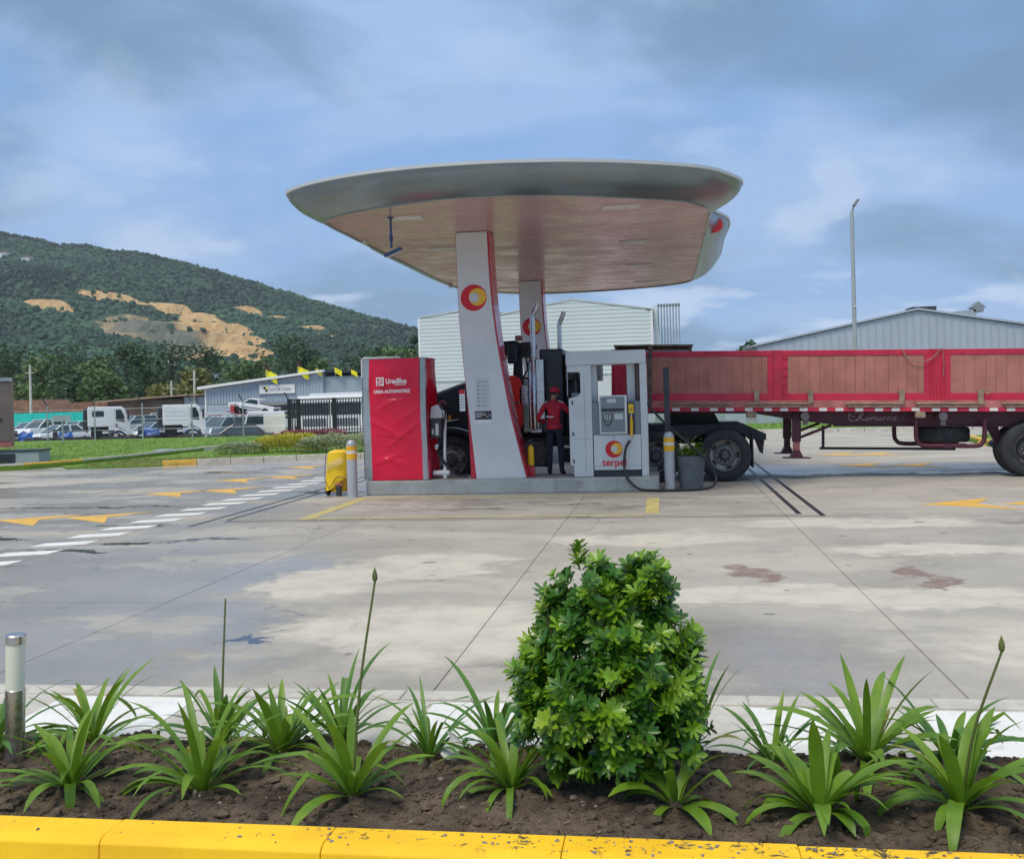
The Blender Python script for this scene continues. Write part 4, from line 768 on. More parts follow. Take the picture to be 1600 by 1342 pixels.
# ================================================================== TRUCK TRACTOR
TN, TF = 19.72, 22.2
pm('door_red', (.80, .022, .012), .45, var=.05)
tk = thing('truck_tractor', 'black and red truck tractor with chrome stacks parked behind the pillar', 'truck', (-2.2, 20.95, 0))
def wheel(par, x, yo, z, r=.51, wd=.29, rim='rim_grey', far=False, deep=.10, name='wheel'):
    s = -1 if not far else 1; o = M()
    def pr(L): return [(a, -s*b if False else b*(-s)) for a, b in L]
    # outer face at yo, tyre extends inward
    P = [(r*.60, .02), (r*.66, .0), (r*.90, .005), (r*.975, .03), (r, .06), (r, wd-.06), (r*.975, wd-.03), (r*.9, wd), (r*.6, wd-.01)]
    ty = M().lathe([(a, -s*b) for a, b in P], (x, yo, z), 'y', 40, False)
    w_ = ty.build(name, 'rubber', par, smooth=True)
    for q in (.22, .5, .78): M().lathe([(r*1.002, -s*(.06+(wd-.12)*q-.008)), (r*1.004, -s*(.06+(wd-.12)*q)), (r*1.002, -s*(.06+(wd-.12)*q+.008))], (x, yo, z), 'y', 40, False).build('tread_groove', 'black_frame', w_)
    M().lathe([(r*.60, -s*.012), (r*.585, -s*-.004), (r*.56, -s*.01), (r*.54, -s*deep), (r*.42, -s*(deep+.015)), (r*.34, -s*(deep-.03)), (r*.30, -s*(deep-.035))], (x, yo, z), 'y', 36, False).build('rim', rim, w_, smooth=True)
    M().lathe([(r*.34, -s*(deep-.028)), (r*.20, -s*(deep-.04)), (r*.17, -s*(deep-.11)), (r*.12, -s*(deep-.13)), (0, -s*(deep-.13))], (x, yo, z), 'y', 24, False).build('hub', 'rim_dark', w_, smooth=True)
    hv = M(); nt = M()
    for k in range(5):
        a = 2*math.pi*k/5+.3; hv.box(x-.055, x+.055, yo-s*(deep+.002), yo-s*(deep-.008), z+r*.44, z+r*.52, rotm(0, a, 0), (x, yo-s*deep, z))
    for k in range(10):
        a = 2*math.pi*k/10; c = (x+r*.265*math.cos(a), yo-s*(deep-.03), z+r*.265*math.sin(a)); nt.cyl(c, (c[0], yo-s*(deep-.075), c[2]), .016, n=6)
    hv.build('hand_hole', 'black_frame', w_); nt.build('wheel_nuts', 'rim_grey', w_); return w_
# frame and axles
for y in (20.45, 21.35): box('frame_rail', 'black_frame', tk, -5.5, 1.6, y, y+.09, .72, .98)
for x, yo, dp in ((-.19, 19.70, .16), (1.14, 19.70, .16)):
    wheel(tk, x, yo, .51, rim='rim_grey', deep=dp); wheel(tk, x, yo+.34, .51, deep=dp); wheel(tk, x, 22.2, .51, far=True, deep=dp); M().cyl((x, 19.9, .51), (x, 22.0, .51), .1, n=12).build('axle', 'black_frame', tk)
wheel(tk, -4.27, 19.80, .51, deep=.02); wheel(tk, -4.27, 22.12, .51, far=True, deep=.02); M().cyl((-4.27, 20.0, .51), (-4.27, 21.9, .51), .07, n=12).build('axle', 'black_frame', tk)
# rear deck plate with sloped tail, fender and flap
M().prism([(-.75, 1.11), (1.52, 1.11), (1.95, .90), (1.95, .78), (1.62, .80), (1.5, .92), (.72, .92), (.55, .80), (.38, .80), (.2, .92), (-.75, .92)], 'y', 19.95, 20.15).build('side_plate', 'black_frame', tk)
M().prism([(-.75, 1.11), (1.52, 1.11), (1.95, .90), (1.95, .82), (1.5, 1.03), (-.75, 1.03)], 'y', 20.16, 21.9).build('deck_plate', 'black_frame', tk); M().prism([(1.72, .84), (1.92, .80), (1.88, .50), (1.82, .55)], 'y', 20.0, 20.08).build('tow_hook', 'black_frame', tk)
box('mud_flap', 'rubber', tk, 1.66, 1.685, 19.76, 20.36, .26, .92); box('mud_flap', 'rubber', tk, 1.66, 1.685, 21.6, 22.2, .26, .92)
M().prism([(.0, 1.115), (1.1, 1.115), (1.0, 1.32), (.1, 1.32)], 'y', 20.5, 21.4).build('fifth_wheel', 'black_frame', tk)
# bonnet, fender, grille, bumper
M().prism([(-5.55, .75), (-3.6, .75), (-3.6, 2.15), (-4.0, 2.07), (-4.54, 1.90), (-5.35, 1.68), (-5.55, 1.5)], 'y', 20.02, 21.90).build('bonnet', 'black_paint', tk, bev=.06)
M().tube([(-5.4, 20.03, 1.665), (-4.54, 20.0, 1.905), (-4.0, 20.0, 2.075)], .014, 6).build('bonnet_highlight', 'chrome', tk)  # chrome tube put in for the highlight along the bonnet's top edge
def arch(y0, y1):
    out = [(-4.27+.74*math.cos(R(a)), .51+.66*math.sin(R(a))) for a in range(178, 0, -12)]; inn = [(-4.27+.62*math.cos(R(a)), .51+.58*math.sin(R(a))) for a in range(2, 180, 12)]
    return M().prism(out+inn, 'y', y0, y1)
arch(19.76, 20.05).build('fender', 'black_paint', tk, bev=.015); arch(21.87, 22.16).build('fender', 'black_paint', tk, bev=.015)
M().tube([(-4.27+.745*math.cos(R(a)), 19.76, .51+.665*math.sin(R(a))) for a in range(160, 10, -10)], .012, 6).build('fender_trim', 'steel', tk)
box('marker_lamp', 'amber', tk, -4.36, -4.31, 20.0, 20.02, 1.34, 1.42); box('grille', 'chrome', tk, -5.60, -5.55, 20.25, 21.65, .85, 1.6); box('bumper', 'chrome', tk, -5.78, -5.55, 19.85, 22.05, .42, .74, bev=.04); M().cyl((-4.42, 19.98, 1.30), (-4.15, 19.98, 1.33), .012, n=8).build('hood_latch', 'steel', tk)
# cab
M().prism([(-3.95, 1.0), (-2.80, 1.0), (-2.80, 2.12), (-3.98, 2.12)], 'y', 19.93, 22.0).build('cab_lower', 'black_paint', tk, bev=.03); M().prism([(-3.72, 2.60), (-2.80, 2.60), (-2.80, 2.84), (-2.95, 2.90), (-3.55, 2.88)], 'y', 19.95, 21.98).build('cab_roof', 'black_paint', tk, bev=.05)
for x0, x1, x2, x3 in ((-2.92, -2.80, -2.92, -2.80), (-3.30, -3.22, -3.26, -3.18), (-3.97, -3.88, -3.73, -3.62)):
    for y in (19.95, 21.90): M().prism([(x0, 2.10), (x1, 2.10), (x3, 2.62), (x2, 2.62)], 'y', y, y+.08).build('window_post', 'black_paint', tk)
M().prism([(-3.90, 1.12), (-2.86, 1.12), (-2.80, 1.22), (-2.80, 2.0), (-2.84, 2.12), (-2.95, 2.19), (-3.90, 2.19)], 'y', 19.80, 19.93).build('door', 'door_red', tk, bev=.02); box('door_handle', 'chrome', tk, -2.98, -2.86, 19.78, 19.80, 1.62, 1.66); M().prism([(-3.90, 1.12), (-2.86, 1.12), (-2.80, 2.0), (-2.95, 2.19), (-3.90, 2.19)], 'y', 22.0, 22.07).build('door', 'red_gloss', tk)
box('sun_visor', 'black_paint', tk, -3.98, -3.70, 19.95, 21.98, 2.62, 2.72); box('door_step', 'steel', tk, -2.86, -2.70, 19.84, 19.95, 1.60, 1.98); M().prism([(-2.85, 1.95), (-2.68, 1.95), (-2.74, 1.62), (-2.85, 1.62)], 'y', 19.80, 19.84).build('grab_plate', 'chrome', tk)
mr = M().box(-3.06, -2.86, 19.64, 19.76, 2.42, 2.80).build('mirror', 'black_paint', tk, bev=.03); M().tube([(-2.86, 19.70, 2.72), (-2.70, 19.76, 2.66), (-2.68, 19.82, 2.3), (-2.80, 19.86, 2.1)], .02, 8).build('mirror_arm', 'black_frame', tk); M().tube([(-2.98, 19.70, 2.78), (-3.3, 19.9, 2.80), (-3.5, 19.95, 2.78)], .018, 8).build('mirror_arm', 'black_frame', tk)
for x in (-2.92, -2.62): box('beacon_lamp', 'plank', tk, x-.07, x+.07, 20.3, 20.44, 2.91 if x < -2.8 else 2.72, 3.02 if x < -2.8 else 2.83, bev=.02)
M().box(-3.1, -2.6, 20.0, 20.2, 2.80, 2.86).box(-2.80, -2.62, 19.8, 19.9, 2.55, 2.83).build('roof_bracket', 'black_frame', tk)
# exhausts
def stack(x, y, zt, z0):
    s = M().tube(cr([(x, y, z0), (x, y, zt-.38), (x+.01, y, zt-.25), (x+.07, y, zt-.12), (x+.11, y, zt)], 6), .052, 14).build('exhaust_stack', 'chrome', tk, smooth=True); M().lathe([(.06, z0+.20), (.062, z0+.22), (.062, z0+.30), (.06, z0+.32)], (x, y, 0), 'z', 16).build('clamp', 'steel', s, smooth=True)
stack(-2.55, 19.78, 3.62, 2.3); stack(-2.23, 21.9, 3.60, 2.3); stk = M().lathe([(.115, 1.10), (.12, 1.12), (.12, 2.44), (.06, 2.52)], (-2.56, 19.85, 0), 'z', 20).build('muffler', 'chrome', tk, smooth=True); M().prism([(-2.50, 1.30), (-2.34, 1.30), (-2.34, 2.49), (-2.50, 2.49)], 'y', 19.72, 19.76).build('heat_shield', 'chrome', tk, bev=.01)
# sleeper / rack
box('sleeper_box', 'black_paint', tk, -2.45, -1.98, 19.95, 22.0, 1.0, 2.70, bev=.03); box('sleeper_box', 'black_paint', tk, -1.96, -1.30, 19.98, 21.98, 2.05, 2.60, bev=.02); box('sleeper_panel', 'black_frame', tk, -1.96, -1.62, 20.1, 21.9, .95, 2.04); box('rack_post', 'black_frame', tk, -1.78, -1.72, 19.86, 19.95, .9, 2.62)
for z, a in ((.38, 0), (.72, 1)): box('cab_step', 'steel', tk, -2.05, -1.72, 19.74, 19.96, z, z+.05)
box('battery_box', 'black_frame', tk, -2.10, -1.68, 19.80, 20.3, .40, .95, bev=.02); M().cyl((-2.95, 20.05, .62), (-2.30, 20.05, .62), .29, n=28).build('fuel_tank', 'rim_dark', tk, smooth=True)
for x in (-2.85, -2.45): M().cyl((x, 20.05, .62), (x+.05, 20.05, .62), .297, n=28).build('tank_strap', 'steel', tk, smooth=True)
box('side_step', 'black_frame', tk, -2.95, -2.25, 19.74, 19.84, .86, .92); box('tank_shield', 'rim_dark', tk, -2.92, -2.38, 19.75, 19.77, .35, .86)
M().tube(cr([(-1.95, 21.0, 1.5), (-1.6, 20.9, 1.2), (-1.2, 20.95, 1.15), (-.8, 21, 1.4)], 6), .03, 8).build('air_line', 'hose', tk)

# ================================================================== TRAILER
SL = .0268; DZ = 0
tr = thing('flatbed_trailer', 'long red flatbed trailer with plank sides and script lettering', 'trailer', (0, 19.6, 0)); tr.rotation_euler = (0, SL, 0)
ORG[tr] = Vector((0, 19.6, 0)); NY, FYt = 19.70, 22.18
POSTS = [(-1.0, -.88), (2.03, 2.20), (4.89, 5.16), (7.95, 8.12)]
def sidepanel(x0, x1, y, t_, near):
    s = -1 if near else 1
    box('top_rail', 'trailer_red', tr, x0, x1, y-.03, y+.03, 2.455, 2.56, bev=.006); box('bottom_rail', 'trailer_red', tr, x0, x1, y-.03, y+.03, 1.60, 1.735, bev=.006)
    for a, b in ((x0, x0+.10), (x1-.10, x1)): box('end_stile', 'trailer_red', tr, a, b, y-.027, y+.027, 1.737, 2.453)
    x = x0+.10
    while x < x1-.105:
        wd = min(rnd.choice((.17, .19, .2, .24)), x1-.10-x); 
        if x1-.10-x-wd < .06: wd = x1-.10-x
        dy = rnd.uniform(-.003, .003); box('plank', 'plank', tr, x+.0025, x+wd-.0025, y-.016+dy, y+.016+dy, 1.737, 2.453); x += wd
for a, b in ((-.88, 2.03), (2.20, 4.89), (5.16, 7.95)): sidepanel(a, b, NY+.02, 0, True)
M().box(-.88, 7.95, FYt-.04, FYt, 1.6, 2.56).build('far_side', 'trailer_red', tr)
for a, b in POSTS:
    for y in (NY-.02, FYt-.05): box('stake_post', 'trailer_red', tr, a+.004, b-.004, y, y+.07, 1.50, 2.565, bev=.008)
M().box(4.935, 4.955, NY-.045, NY-.02, 1.6, 2.56).box(5.09, 5.11, NY-.045, NY-.02, 1.6, 2.56).box(5.01, 5.04, NY-.04, NY-.02, 1.62, 1.9).build('latch_rod', 'red_gloss', tr)
for i in range(5): box('hinge', 'trailer_red', tr, 2.205, 2.29, NY-.025, NY-.012, 1.72+.17*i, 1.76+.17*i)
M().prism([(NY, 1.0), (FYt, 1.0), (FYt, 2.60), (NY, 2.60)], 'x', -1.06, -1.0).build('bulkhead', 'trailer_red', tr); 
fr_ = M()
for a in (-1.0, -.3, .45): fr_.box(a, a+.05, NY+.15, NY+.22, 2.56, 2.66)
fr_.box(-1.02, .52, NY+.1, FYt-.1, 2.662, 2.70).box(-.75, .50, NY+.08, NY+.12, 2.58, 2.61); fr_.build('timber_rack', 'old_wood', tr); box('front_post', 'old_wood', tr, -.34, -.27, NY-.06, NY-.02, 1.5, 2.66)
box('deck', 'old_wood', tr, -1.0, 9.2, NY+.06, FYt-.06, 1.50, 1.59); box('side_rail', 'trailer_rust', tr, -1.0, 9.2, NY-.03, NY+.05, 1.462, 1.598, bev=.008); box('side_rail', 'trailer_rust', tr, -1.0, 9.2, FYt-.05, FYt+.03, 1.462, 1.598)
x = .12; i = 0
while x < 9.1:
    box('reflector', 'reflect' if i % 2 == 0 else 'trailer_red', tr, x, x+.145 if i % 2 == 0 else x+.145, NY-.036, NY-.03, 1.40, 1.458); x += .15+(.0 if i % 3 else .06); i += 1
box('rail_lip', 'trailer_red', tr, -1.0, 9.2, NY-.03, NY+.04, 1.392, 1.461)
for a, b in ((.12, 1.23), (1.52, 2.72), (3.35, 4.42), (4.62, 5.85), (6.15, 7.3)): box('rub_rail', 'tan_rail', tr, a, b, NY-.075, NY-.032, 1.525, 1.56, bev=.006); box('rub_rail', 'tan_rail', tr, a+.05, b-.08, NY-.066, NY-.033, 1.475, 1.50, bev=.006)
for x in (1.72, 2.72, 4.38, 5.78): box('stake_pocket', 'tan_rail', tr, x-.05, x+.05, NY-.07, NY-.012, 1.55, 1.80, bev=.008)
for x in (1.62, 4.72): box('tie_winch', 'tan_rail', tr, x-.09, x+.09, NY-.05, NY+.1, 1.27, 1.388, bev=.02)
for x in (2.62, 5.12): M().cyl((x, NY-.05, 1.30), (x, NY+.2, 1.30), .08, n=18).build('strap_winch', 'rim_dark', tr, smooth=True); box('winch_arm', 'rim_dark', tr, x-.04, x+.05, NY-.03, NY+.02, 1.13, 1.24)
M().prism([(-.6, 1.388), (9.0, 1.388), (9.0, 1.13), (3.2, 1.13), (2.6, 1.20), (1.7, 1.345), (-.6, 1.345)], 'y', 19.98, 20.06).build('main_beam', 'trailer_dark', tr); M().prism([(-.6, 1.388), (9.0, 1.388), (9.0, 1.13), (3.2, 1.13), (2.6, 1.20), (1.7, 1.345), (-.6, 1.345)], 'y', 21.3, 21.38).build('main_beam', 'trailer_dark', tr)
box('beam_flange', 'trailer_dark', tr, 3.2, 9.0, 19.93, 20.11, 1.10, 1.128)
# landing legs
for y in (19.92, 21.4):
    o = box('landing_leg', 'trailer_dark', tr, 2.42, 2.58, y, y+.15, .80, 1.385, bev=.01); box('inner_leg', 'trailer_rust' if y < 20 else 'trailer_dark', tr, 2.44, 2.56, y+.02, y+.13, .60, .80)
    M().prism([(2.45, .64), (2.55, .64), (2.62, .50), (2.76, .495), (2.76, .48), (2.24, .48), (2.24, .495), (2.38, .50)], 'y', y-.06, y+.2).build('leg_foot', 'trailer_dark', tr)
for y in (19.98, 21.45): M().tube([(2.56, y, .88), (3.15, y, 1.12)], .03, 6).build('leg_brace', 'trailer_dark', tr)
# side guard bar
box('guard_bar', 'black_frame', tr, 2.98, 5.50, 20.25, 20.31, .635, .685)
for x in (3.02, 5.28): box('guard_post', 'black_frame', tr, x, x+.05, 20.26, 20.30, .685, 1.10)
# spare wheel cradle
for y, dx, mt in ((19.80, .05, 'trailer_dark'), (20.6, -.17, 'trailer_dark')):
    M().tube(cr([(4.62+dx, y, 1.25), (4.62+dx, y, .92), (4.66+dx, y, .80), (4.78+dx, y, .745), (5.2+dx, y, .745), (5.68+dx, y, .745), (5.80+dx, y, .80), (5.84+dx, y, .92), (5.84+dx, y, 1.25)], 5), .042, 10).build('cradle_tube', mt, tr, smooth=True)
for x in (5.22, 5.5): box('cradle_clamp', 'trailer_dark', tr, x-.06, x+.06, 19.76, 19.86, .70, .79)
sw = M().lathe([(.30, 0), (.47, .01), (.5, .06), (.5, .24), (.47, .29), (.3, .30)], (5.30, 20.45, .79), 'z', 36).build('spare_tyre', 'rubber', tr, smooth=True); M().lathe([(.3, .02), (.28, .12), (.1, .12)], (5.30, 20.45, .79), 'z', 24, False).build('spare_rim', 'rim_dark', sw, smooth=True)
for x in (6.70, 8.0):
    zc = .51+SL*x
    wheel(tr, x, 19.76, zc, rim='rim_dark', deep=.16); wheel(tr, x, 20.10, zc, deep=.16); (wheel(tr, x, 22.16, zc, far=True, deep=.16) if x > 7 else None); M().cyl((x, 20, zc), (x, 22, zc), .08, n=10).build('axle', 'black_frame', tr)
M().prism([(6.0, 1.12), (6.22, 1.12), (6.4, .62), (6.3, .6)], 'y', 20.12, 20.2).build('spring_hanger', 'trailer_dark', tr); M().prism([(6.7, 1.12), (6.95, 1.12), (7.3, .7), (7.2, .7)], 'y', 19.95, 20.05).build('spring_hanger', 'trailer_dark', tr)
# chain hanging at the second post
chp = cr([(4.38, NY-.05, 2.565), (4.48, NY-.06, 2.40), (4.66, NY-.06, 2.325), (4.84, NY-.07, 2.35), (4.98, NY-.07, 2.45), (5.06, NY-.06, 2.565)], 7)
chm = M()
for k, (a, b) in enumerate(zip(chp, chp[1:])):
    d = (b-a); mid = (a+b)/2; n_ = Vector((0, 1, 0)) if k % 2 else d.cross(Vector((0, 1, 0))).normalized(); s_ = d.normalized(); L_ = d.length*.62
    chm.tube([mid+s_*L_*math.cos(t)+n_*.014*math.sin(t) for t in [2*math.pi*q/10 for q in range(11)]], .0055, 5)
chm.build('hanging_chain', 'tan_rail', tr); M().tube(cr([(5.80, NY-.07, 1.82), (5.86, NY-.07, 1.74), (5.92, NY-.07, 1.73), (5.96, NY-.07, 1.79)], 4), .012, 6).build('hook', 'tan_rail', tr); M().tube([(5.10, NY-.055, 2.57), (5.13, NY-.055, 2.30), (5.12, NY-.055, 2.05)], .007, 5).build('loose_chain', 'tan_rail', tr)
# script lettering: Romarco
def stroke(pts, r=.0075): return cr([(3.47+a*.99, 19.975, 1.135+b*1.0+.0) for a, b in pts], 5), r
G = [[(.13, .14), (.06, .16), (.02, .21), (.0, .155), (.03, .09), (.10, .075), (.17, .11), (.22, .20), (.245, .225)], [(.245, .225), (.21, .14), (.17, .085), (.14, .08)], [(.10, .20), (.17, .235), (.25, .235), (.275, .20), (.24, .165), (.20, .16)], [(.215, .16), (.255, .10), (.30, .085), (.33, .10)],
 [(.375, .14), (.335, .13), (.33, .09), (.37, .085), (.395, .12), (.375, .14), (.41, .135)], [(.43, .145), (.42, .085)], [(.43, .12), (.47, .145), (.475, .12), (.465, .085)], [(.475, .12), (.515, .145), (.52, .12), (.51, .09), (.54, .09)],
 [(.61, .14), (.57, .14), (.555, .10), (.58, .085), (.61, .11), (.62, .145)], [(.62, .145), (.61, .095), (.635, .088)], [(.66, .145), (.65, .085)], [(.66, .125), (.69, .148), (.71, .14)], [(.79, .13), (.77, .145), (.735, .13), (.73, .095), (.755, .085), (.79, .10)], [(.86, .145), (.82, .135), (.815, .095), (.85, .085), (.885, .115), (.86, .145), (.90, .14)]]
ro = M()
for s in G:
    p, r_0 = stroke(s); n_ = len(p); ro.tube(p, [r_0*(.55+.75*abs(math.sin(3.1*k/n_+.4))) for k in range(n_)], 6)
ro.build('script_lettering', 'script_silver', tr)
# ================================================================== VERGES, KERBS, LOT
struct(M().box(-140, 40, 49.6, 170, -.95, -.75).build('lot_ground', 'concrete_kerb'))
def verge(poly, z, name, mat='grass_ground'): return struct(M().prism(poly, 'z', -.9, z).build(name, mat))
verge([(-60, 30), (-18.6, 28.6), (-17.6, 27.35), (-14.7, 27.8), (-12.4, 29.1), (-9.2, 30.0), (-5, 31.1), (-3, 33.5), (-3, 45), (-60, 45)], .045, 'grass_verge')
KA = [(-26, 26.3), (-19.9, 26.95), (-19.0, 27.6), (-18.3, 28.8), (-18.0, 30.2), (-17.75, 33), (-17.5, 36.5), (-16.6, 38.2)]
verge(KA+[(-10, 38.6), (-3, 39), (-3, 49.7), (-60, 49.7), (-60, 26.3)], .14, 'grass_bank')
verge([(-1, 41.6), (3.7, 41.6), (14, 40.2), (40, 38.5), (60, 38.5), (60, 60), (-1, 60)], .12, 'grass_verge')
verge([(8.9, 29.1), (20, 28.3), (40, 28), (40, 36), (12, 36.2), (9.2, 33)], .12, 'grass_verge')
def kerbs(name, label, pts, h, step=.98, w_=.16, painted=(), pm_='concrete_kerb', seat=0):
    t = thing(name, label, 'kerb', (pts[0][0], pts[0][1], 0)); P = [Vector((a, b, 0)) for a, b in pts]; seg = []; i = 0
    L = [0]
    for a, b in zip(P, P[1:]): L.append(L[-1]+(b-a).length)
    def at(s):
        for k in range(len(P)-1):
            if s <= L[k+1]: return P[k]+(P[k+1]-P[k])*((s-L[k])/(L[k+1]-L[k]))
        return P[-1]
    n = int(L[-1]/step)
    for k in range(n):
        a, b = at(k*step+.008), at((k+1)*step-.008); d = (b-a).normalized(); s_ = Vector((-d.y, d.x, 0))*w_; hh = h+rnd.uniform(-.006, .006); q = s_*.22
        vs = [a, b, b+s_, a+s_]; vt = [a+q, b+q, b+s_, a+s_]
        M().add([(*v.xy, seat-.05) for v in vs]+[(*v.xy, hh) for v in vt]+[], [(3, 2, 1, 0), (4, 5, 6, 7), (0, 1, 5, 4), (1, 2, 6, 5), (2, 3, 7, 6), (3, 0, 4, 7)]).build('kerb_stone', 'yellow_mark' if k in painted else pm_, t, bev=.015)
    return t
kerbs('far_kerb', 'pale concrete kerb along the hedge, its first stone painted yellow', [(-14.75, 27.7), (-12.4, 29.0), (-9.2, 29.9), (-5, 31.0)], .17, painted=(0,))
kerbs('verge_kerb', 'pale kerb curving back through the left lawn with a yellow painted nose', KA[1:], .20, painted=(1, 2), seat=0)
kerbs('back_kerb', 'pale concrete kerb seen under the trailer in front of the sheet fence', [(-1, 41.5), (3.7, 41.5), (14, 40.1), (20, 39.7)], .16)
kerbs('traffic_island_kerb', 'yellow painted kerb nose seen behind the trailer wheels', [(9.3, 33), (8.85, 29.6), (9.2, 28.9), (10, 28.75), (20, 28.2)], .17, painted=tuple(range(0, 12)))
gr_ = M()
def tuft(x, y, z, h):
    for _ in range(4):
        a = rnd.random()*6.28; r0 = rnd.uniform(.015, .05); d = Vector((math.cos(a), math.sin(a), 0)); c = Vector((x+rnd.uniform(-.06, .06), y+rnd.uniform(-.06, .06), z-.01)); s_ = Vector((-d.y, d.x, 0))*.008
        gr_.add([c-s_, c+s_, c+d*r0+Vector((0, 0, h*rnd.uniform(.6, 1.1)))], [(0, 1, 2)])
for _ in range(5200):
    x, y = rnd.uniform(-30, -4), rnd.uniform(27.2, 49)
    if y < 27.9+max(0, (x+14.7))*.4+.2: continue
    inb = (x < -18.2+ (0 if y < 33 else .6)) or y > 38.6
    tuft(x, y, .14 if inb else .045, rnd.uniform(.05, .13))
for _ in range(1500): tuft(rnd.uniform(-1, 22), rnd.uniform(42, 49), .12, rnd.uniform(.06, .16))
for _ in range(400): tuft(rnd.uniform(9.6, 20), rnd.uniform(29.4, 35), .12, rnd.uniform(.06, .12))
tag(gr_.build('grass_tufts', 'grass_blade', fixn=False), 'short green grass tufts covering the roadside verges', 'grass', kind='stuff')
dg_ = gr_ = M()
for _ in range(1100):
    x, y = rnd.uniform(-17.6, -14.0), rnd.uniform(27.6, 31.5); tuft(x, y, .045, rnd.uniform(.05, .12))
tag(dg_.build('dry_grass_tufts', 'dry_grass', fixn=False), 'yellowed sparse grass on the wedge between the kerbs', 'grass', kind='stuff')
# drain inlet
ib = thing('drain_inlet', 'concrete drain inlet box with dark opening on the left lawn', 'drain', (-20.2, 28.6, .1), R(14), local=True)
M().box(-.85, .75, 0, .12, 0, .40).build('front_wall', 'inlet', ib); box('side_wall', 'inlet', ib, .63, .75, .12, 1.0, 0, .4); box('side_wall', 'inlet', ib, -.85, -.73, .12, 1.0, 0, .4); box('opening', 'dark_plastic', ib, -.7, .05, -.015, -.001, .04, .34); box('cover_slab', 'dark_plastic', ib, -.9, .8, -.03, 1.05, .402, .44)
M().prism([(-1.3, -.05), (.0, -.05), (-.1, -1.3), (-1.6, -1.5)], 'z', -.1, .04).build('apron_slab', 'concrete_kerb', ib)
tag(M().box(-18.75, -18.2, 34.5, 35.2, .12, .19).build('manhole_cover', 'inlet', org=(-18.4, 34.8, .14), bev=.01), 'flat concrete manhole cover set in the left lawn', 'manhole')

# ------------------------------------------------------------------ hedges
def hedge(name, label, x0, x1, y0, y1, z0, h, mat, n, ls=.07, group='shrubs along the far kerb'):
    t = thing(name, label, 'hedge', ((x0+x1)/2, (y0+y1)/2, z0), group=group); f = M(); st = M()
    for i in range(int((x1-x0)*6)): x = x0+(x1-x0)*(i+.5)/int((x1-x0)*6); st.cyl((x, (y0+y1)/2, z0-.05), (x+rnd.uniform(-.1, .1), (y0+y1)/2+rnd.uniform(-.2, .2), z0+h*.7), .012, .006, n=5)
    for _ in range(n):
        u = rnd.random(); x = x0+(x1-x0)*u; e = min(1, min(u, 1-u)*6)**.5; a = rnd.uniform(0, math.pi); k = rnd.uniform(.72, 1.05)*(1+.13*mnoise.noise((x*2.3, a*1.5, 3)))
        hh = h*(.55+.45*e)*(1+.12*mnoise.noise((x*1.7, 0, 9))); y = (y0+y1)/2-math.cos(a)*(y1-y0)/2*k; z = z0+abs(math.sin(a))**.7*hh*k
        leaflet(f, Vector((x, y, z)), Vector((rnd.uniform(-1, 1), -math.cos(a)+rnd.uniform(-.6, .6), rnd.uniform(-.2, 1))), Vector((rnd.uniform(-.5, .5), -.4, 1)), ls*rnd.uniform(.7, 1.3), ls*.26)
    st.build('stem', 'bark', t); f.build('foliage', mat, t, fixn=False)['kind'] = 'stuff'
hedge('low_shrub', 'grey-green variegated low shrub at the left end of the hedge', -15.6, -14.0, 32.8, 33.9, .05, .38, 'hedge_grey', 2200, .075)
hedge('yellow_hedge', 'golden yellow clipped hedge between the two grey-green shrubs', -14.5, -11.9, 33.4, 34.6, .05, .58, 'hedge_yellow', 3600, .085)
hedge('long_shrub', 'long grey-green shrub beside the red covered dispenser', -12.55, -9.6, 32.6, 33.9, .05, .56, 'hedge_grey', 4200, .08)
hedge('red_hedge', 'dark burgundy hedge in front of the black picket fence', -15.7, -12.6, 38.0, 39.2, .10, .56, 'hedge_red', 3200, .085)

# ------------------------------------------------------------------ fences
wf = thing('wire_fence', 'galvanised post and wire fence with angled tops along the lot', 'fence', (-25, 46.5, .14))
for x, h in ((-33.5, 2.0), (-30.9, 2.0), (-28.32, 1.95), (-25.75, 2.0), (-23.12, 2.0), (-20.44, 1.95)):
    p = M().cyl((x, 46.5, .12), (x, 46.5, h), .035, n=8).build('post', 'galv', wf, smooth=True); M().cyl((x, 46.5, h), (x-.18, 46.4, h+.36), .03, n=8).build('post_arm', 'dark_plastic', p)
tag(M().cyl((-29.96, 46.3, .12), (-29.96, 46.3, 1.22), .04, n=8).box(-30.5, -29.5, 46.28, 46.3, 1.2, 1.5).build('sign_board', ['galv'], org=(-29.96, 46.3, .14)), 'plain sign board seen edge-on on a short post in the lot', 'sign')
for z in (.7, 1.2, 1.75): M().cyl((-34, 46.5, z), (-18, 46.5, z), .008, n=5).build('wire', 'galv', wf)
pk = thing('picket_fence', 'black metal picket fence panel in front of the white trucks', 'fence', (-16, 46, .14))
for x, w_ in ((-17.95, .16), (-17.5, .14), (-15.70, .20), (-13.5, .1)): box('post', 'black_frame', pk, x, x+w_, 45.95, 46.05, .1, 1.98)
for z in (1.90, .28): box('rail', 'black_frame', pk, -17.95, -13.4, 45.97, 46.03, z, z+.06)
k = 0; x = -17.75
while x < -13.45: M().box(x, x+.045, 45.985, 46.015, .14, 1.92).build('picket', 'black_frame', pk); x += .135
M().cyl((-17.9, 46, 1.98), (-18.05, 45.9, 2.3), .03, n=8).build('post_arm', 'black_frame', pk)

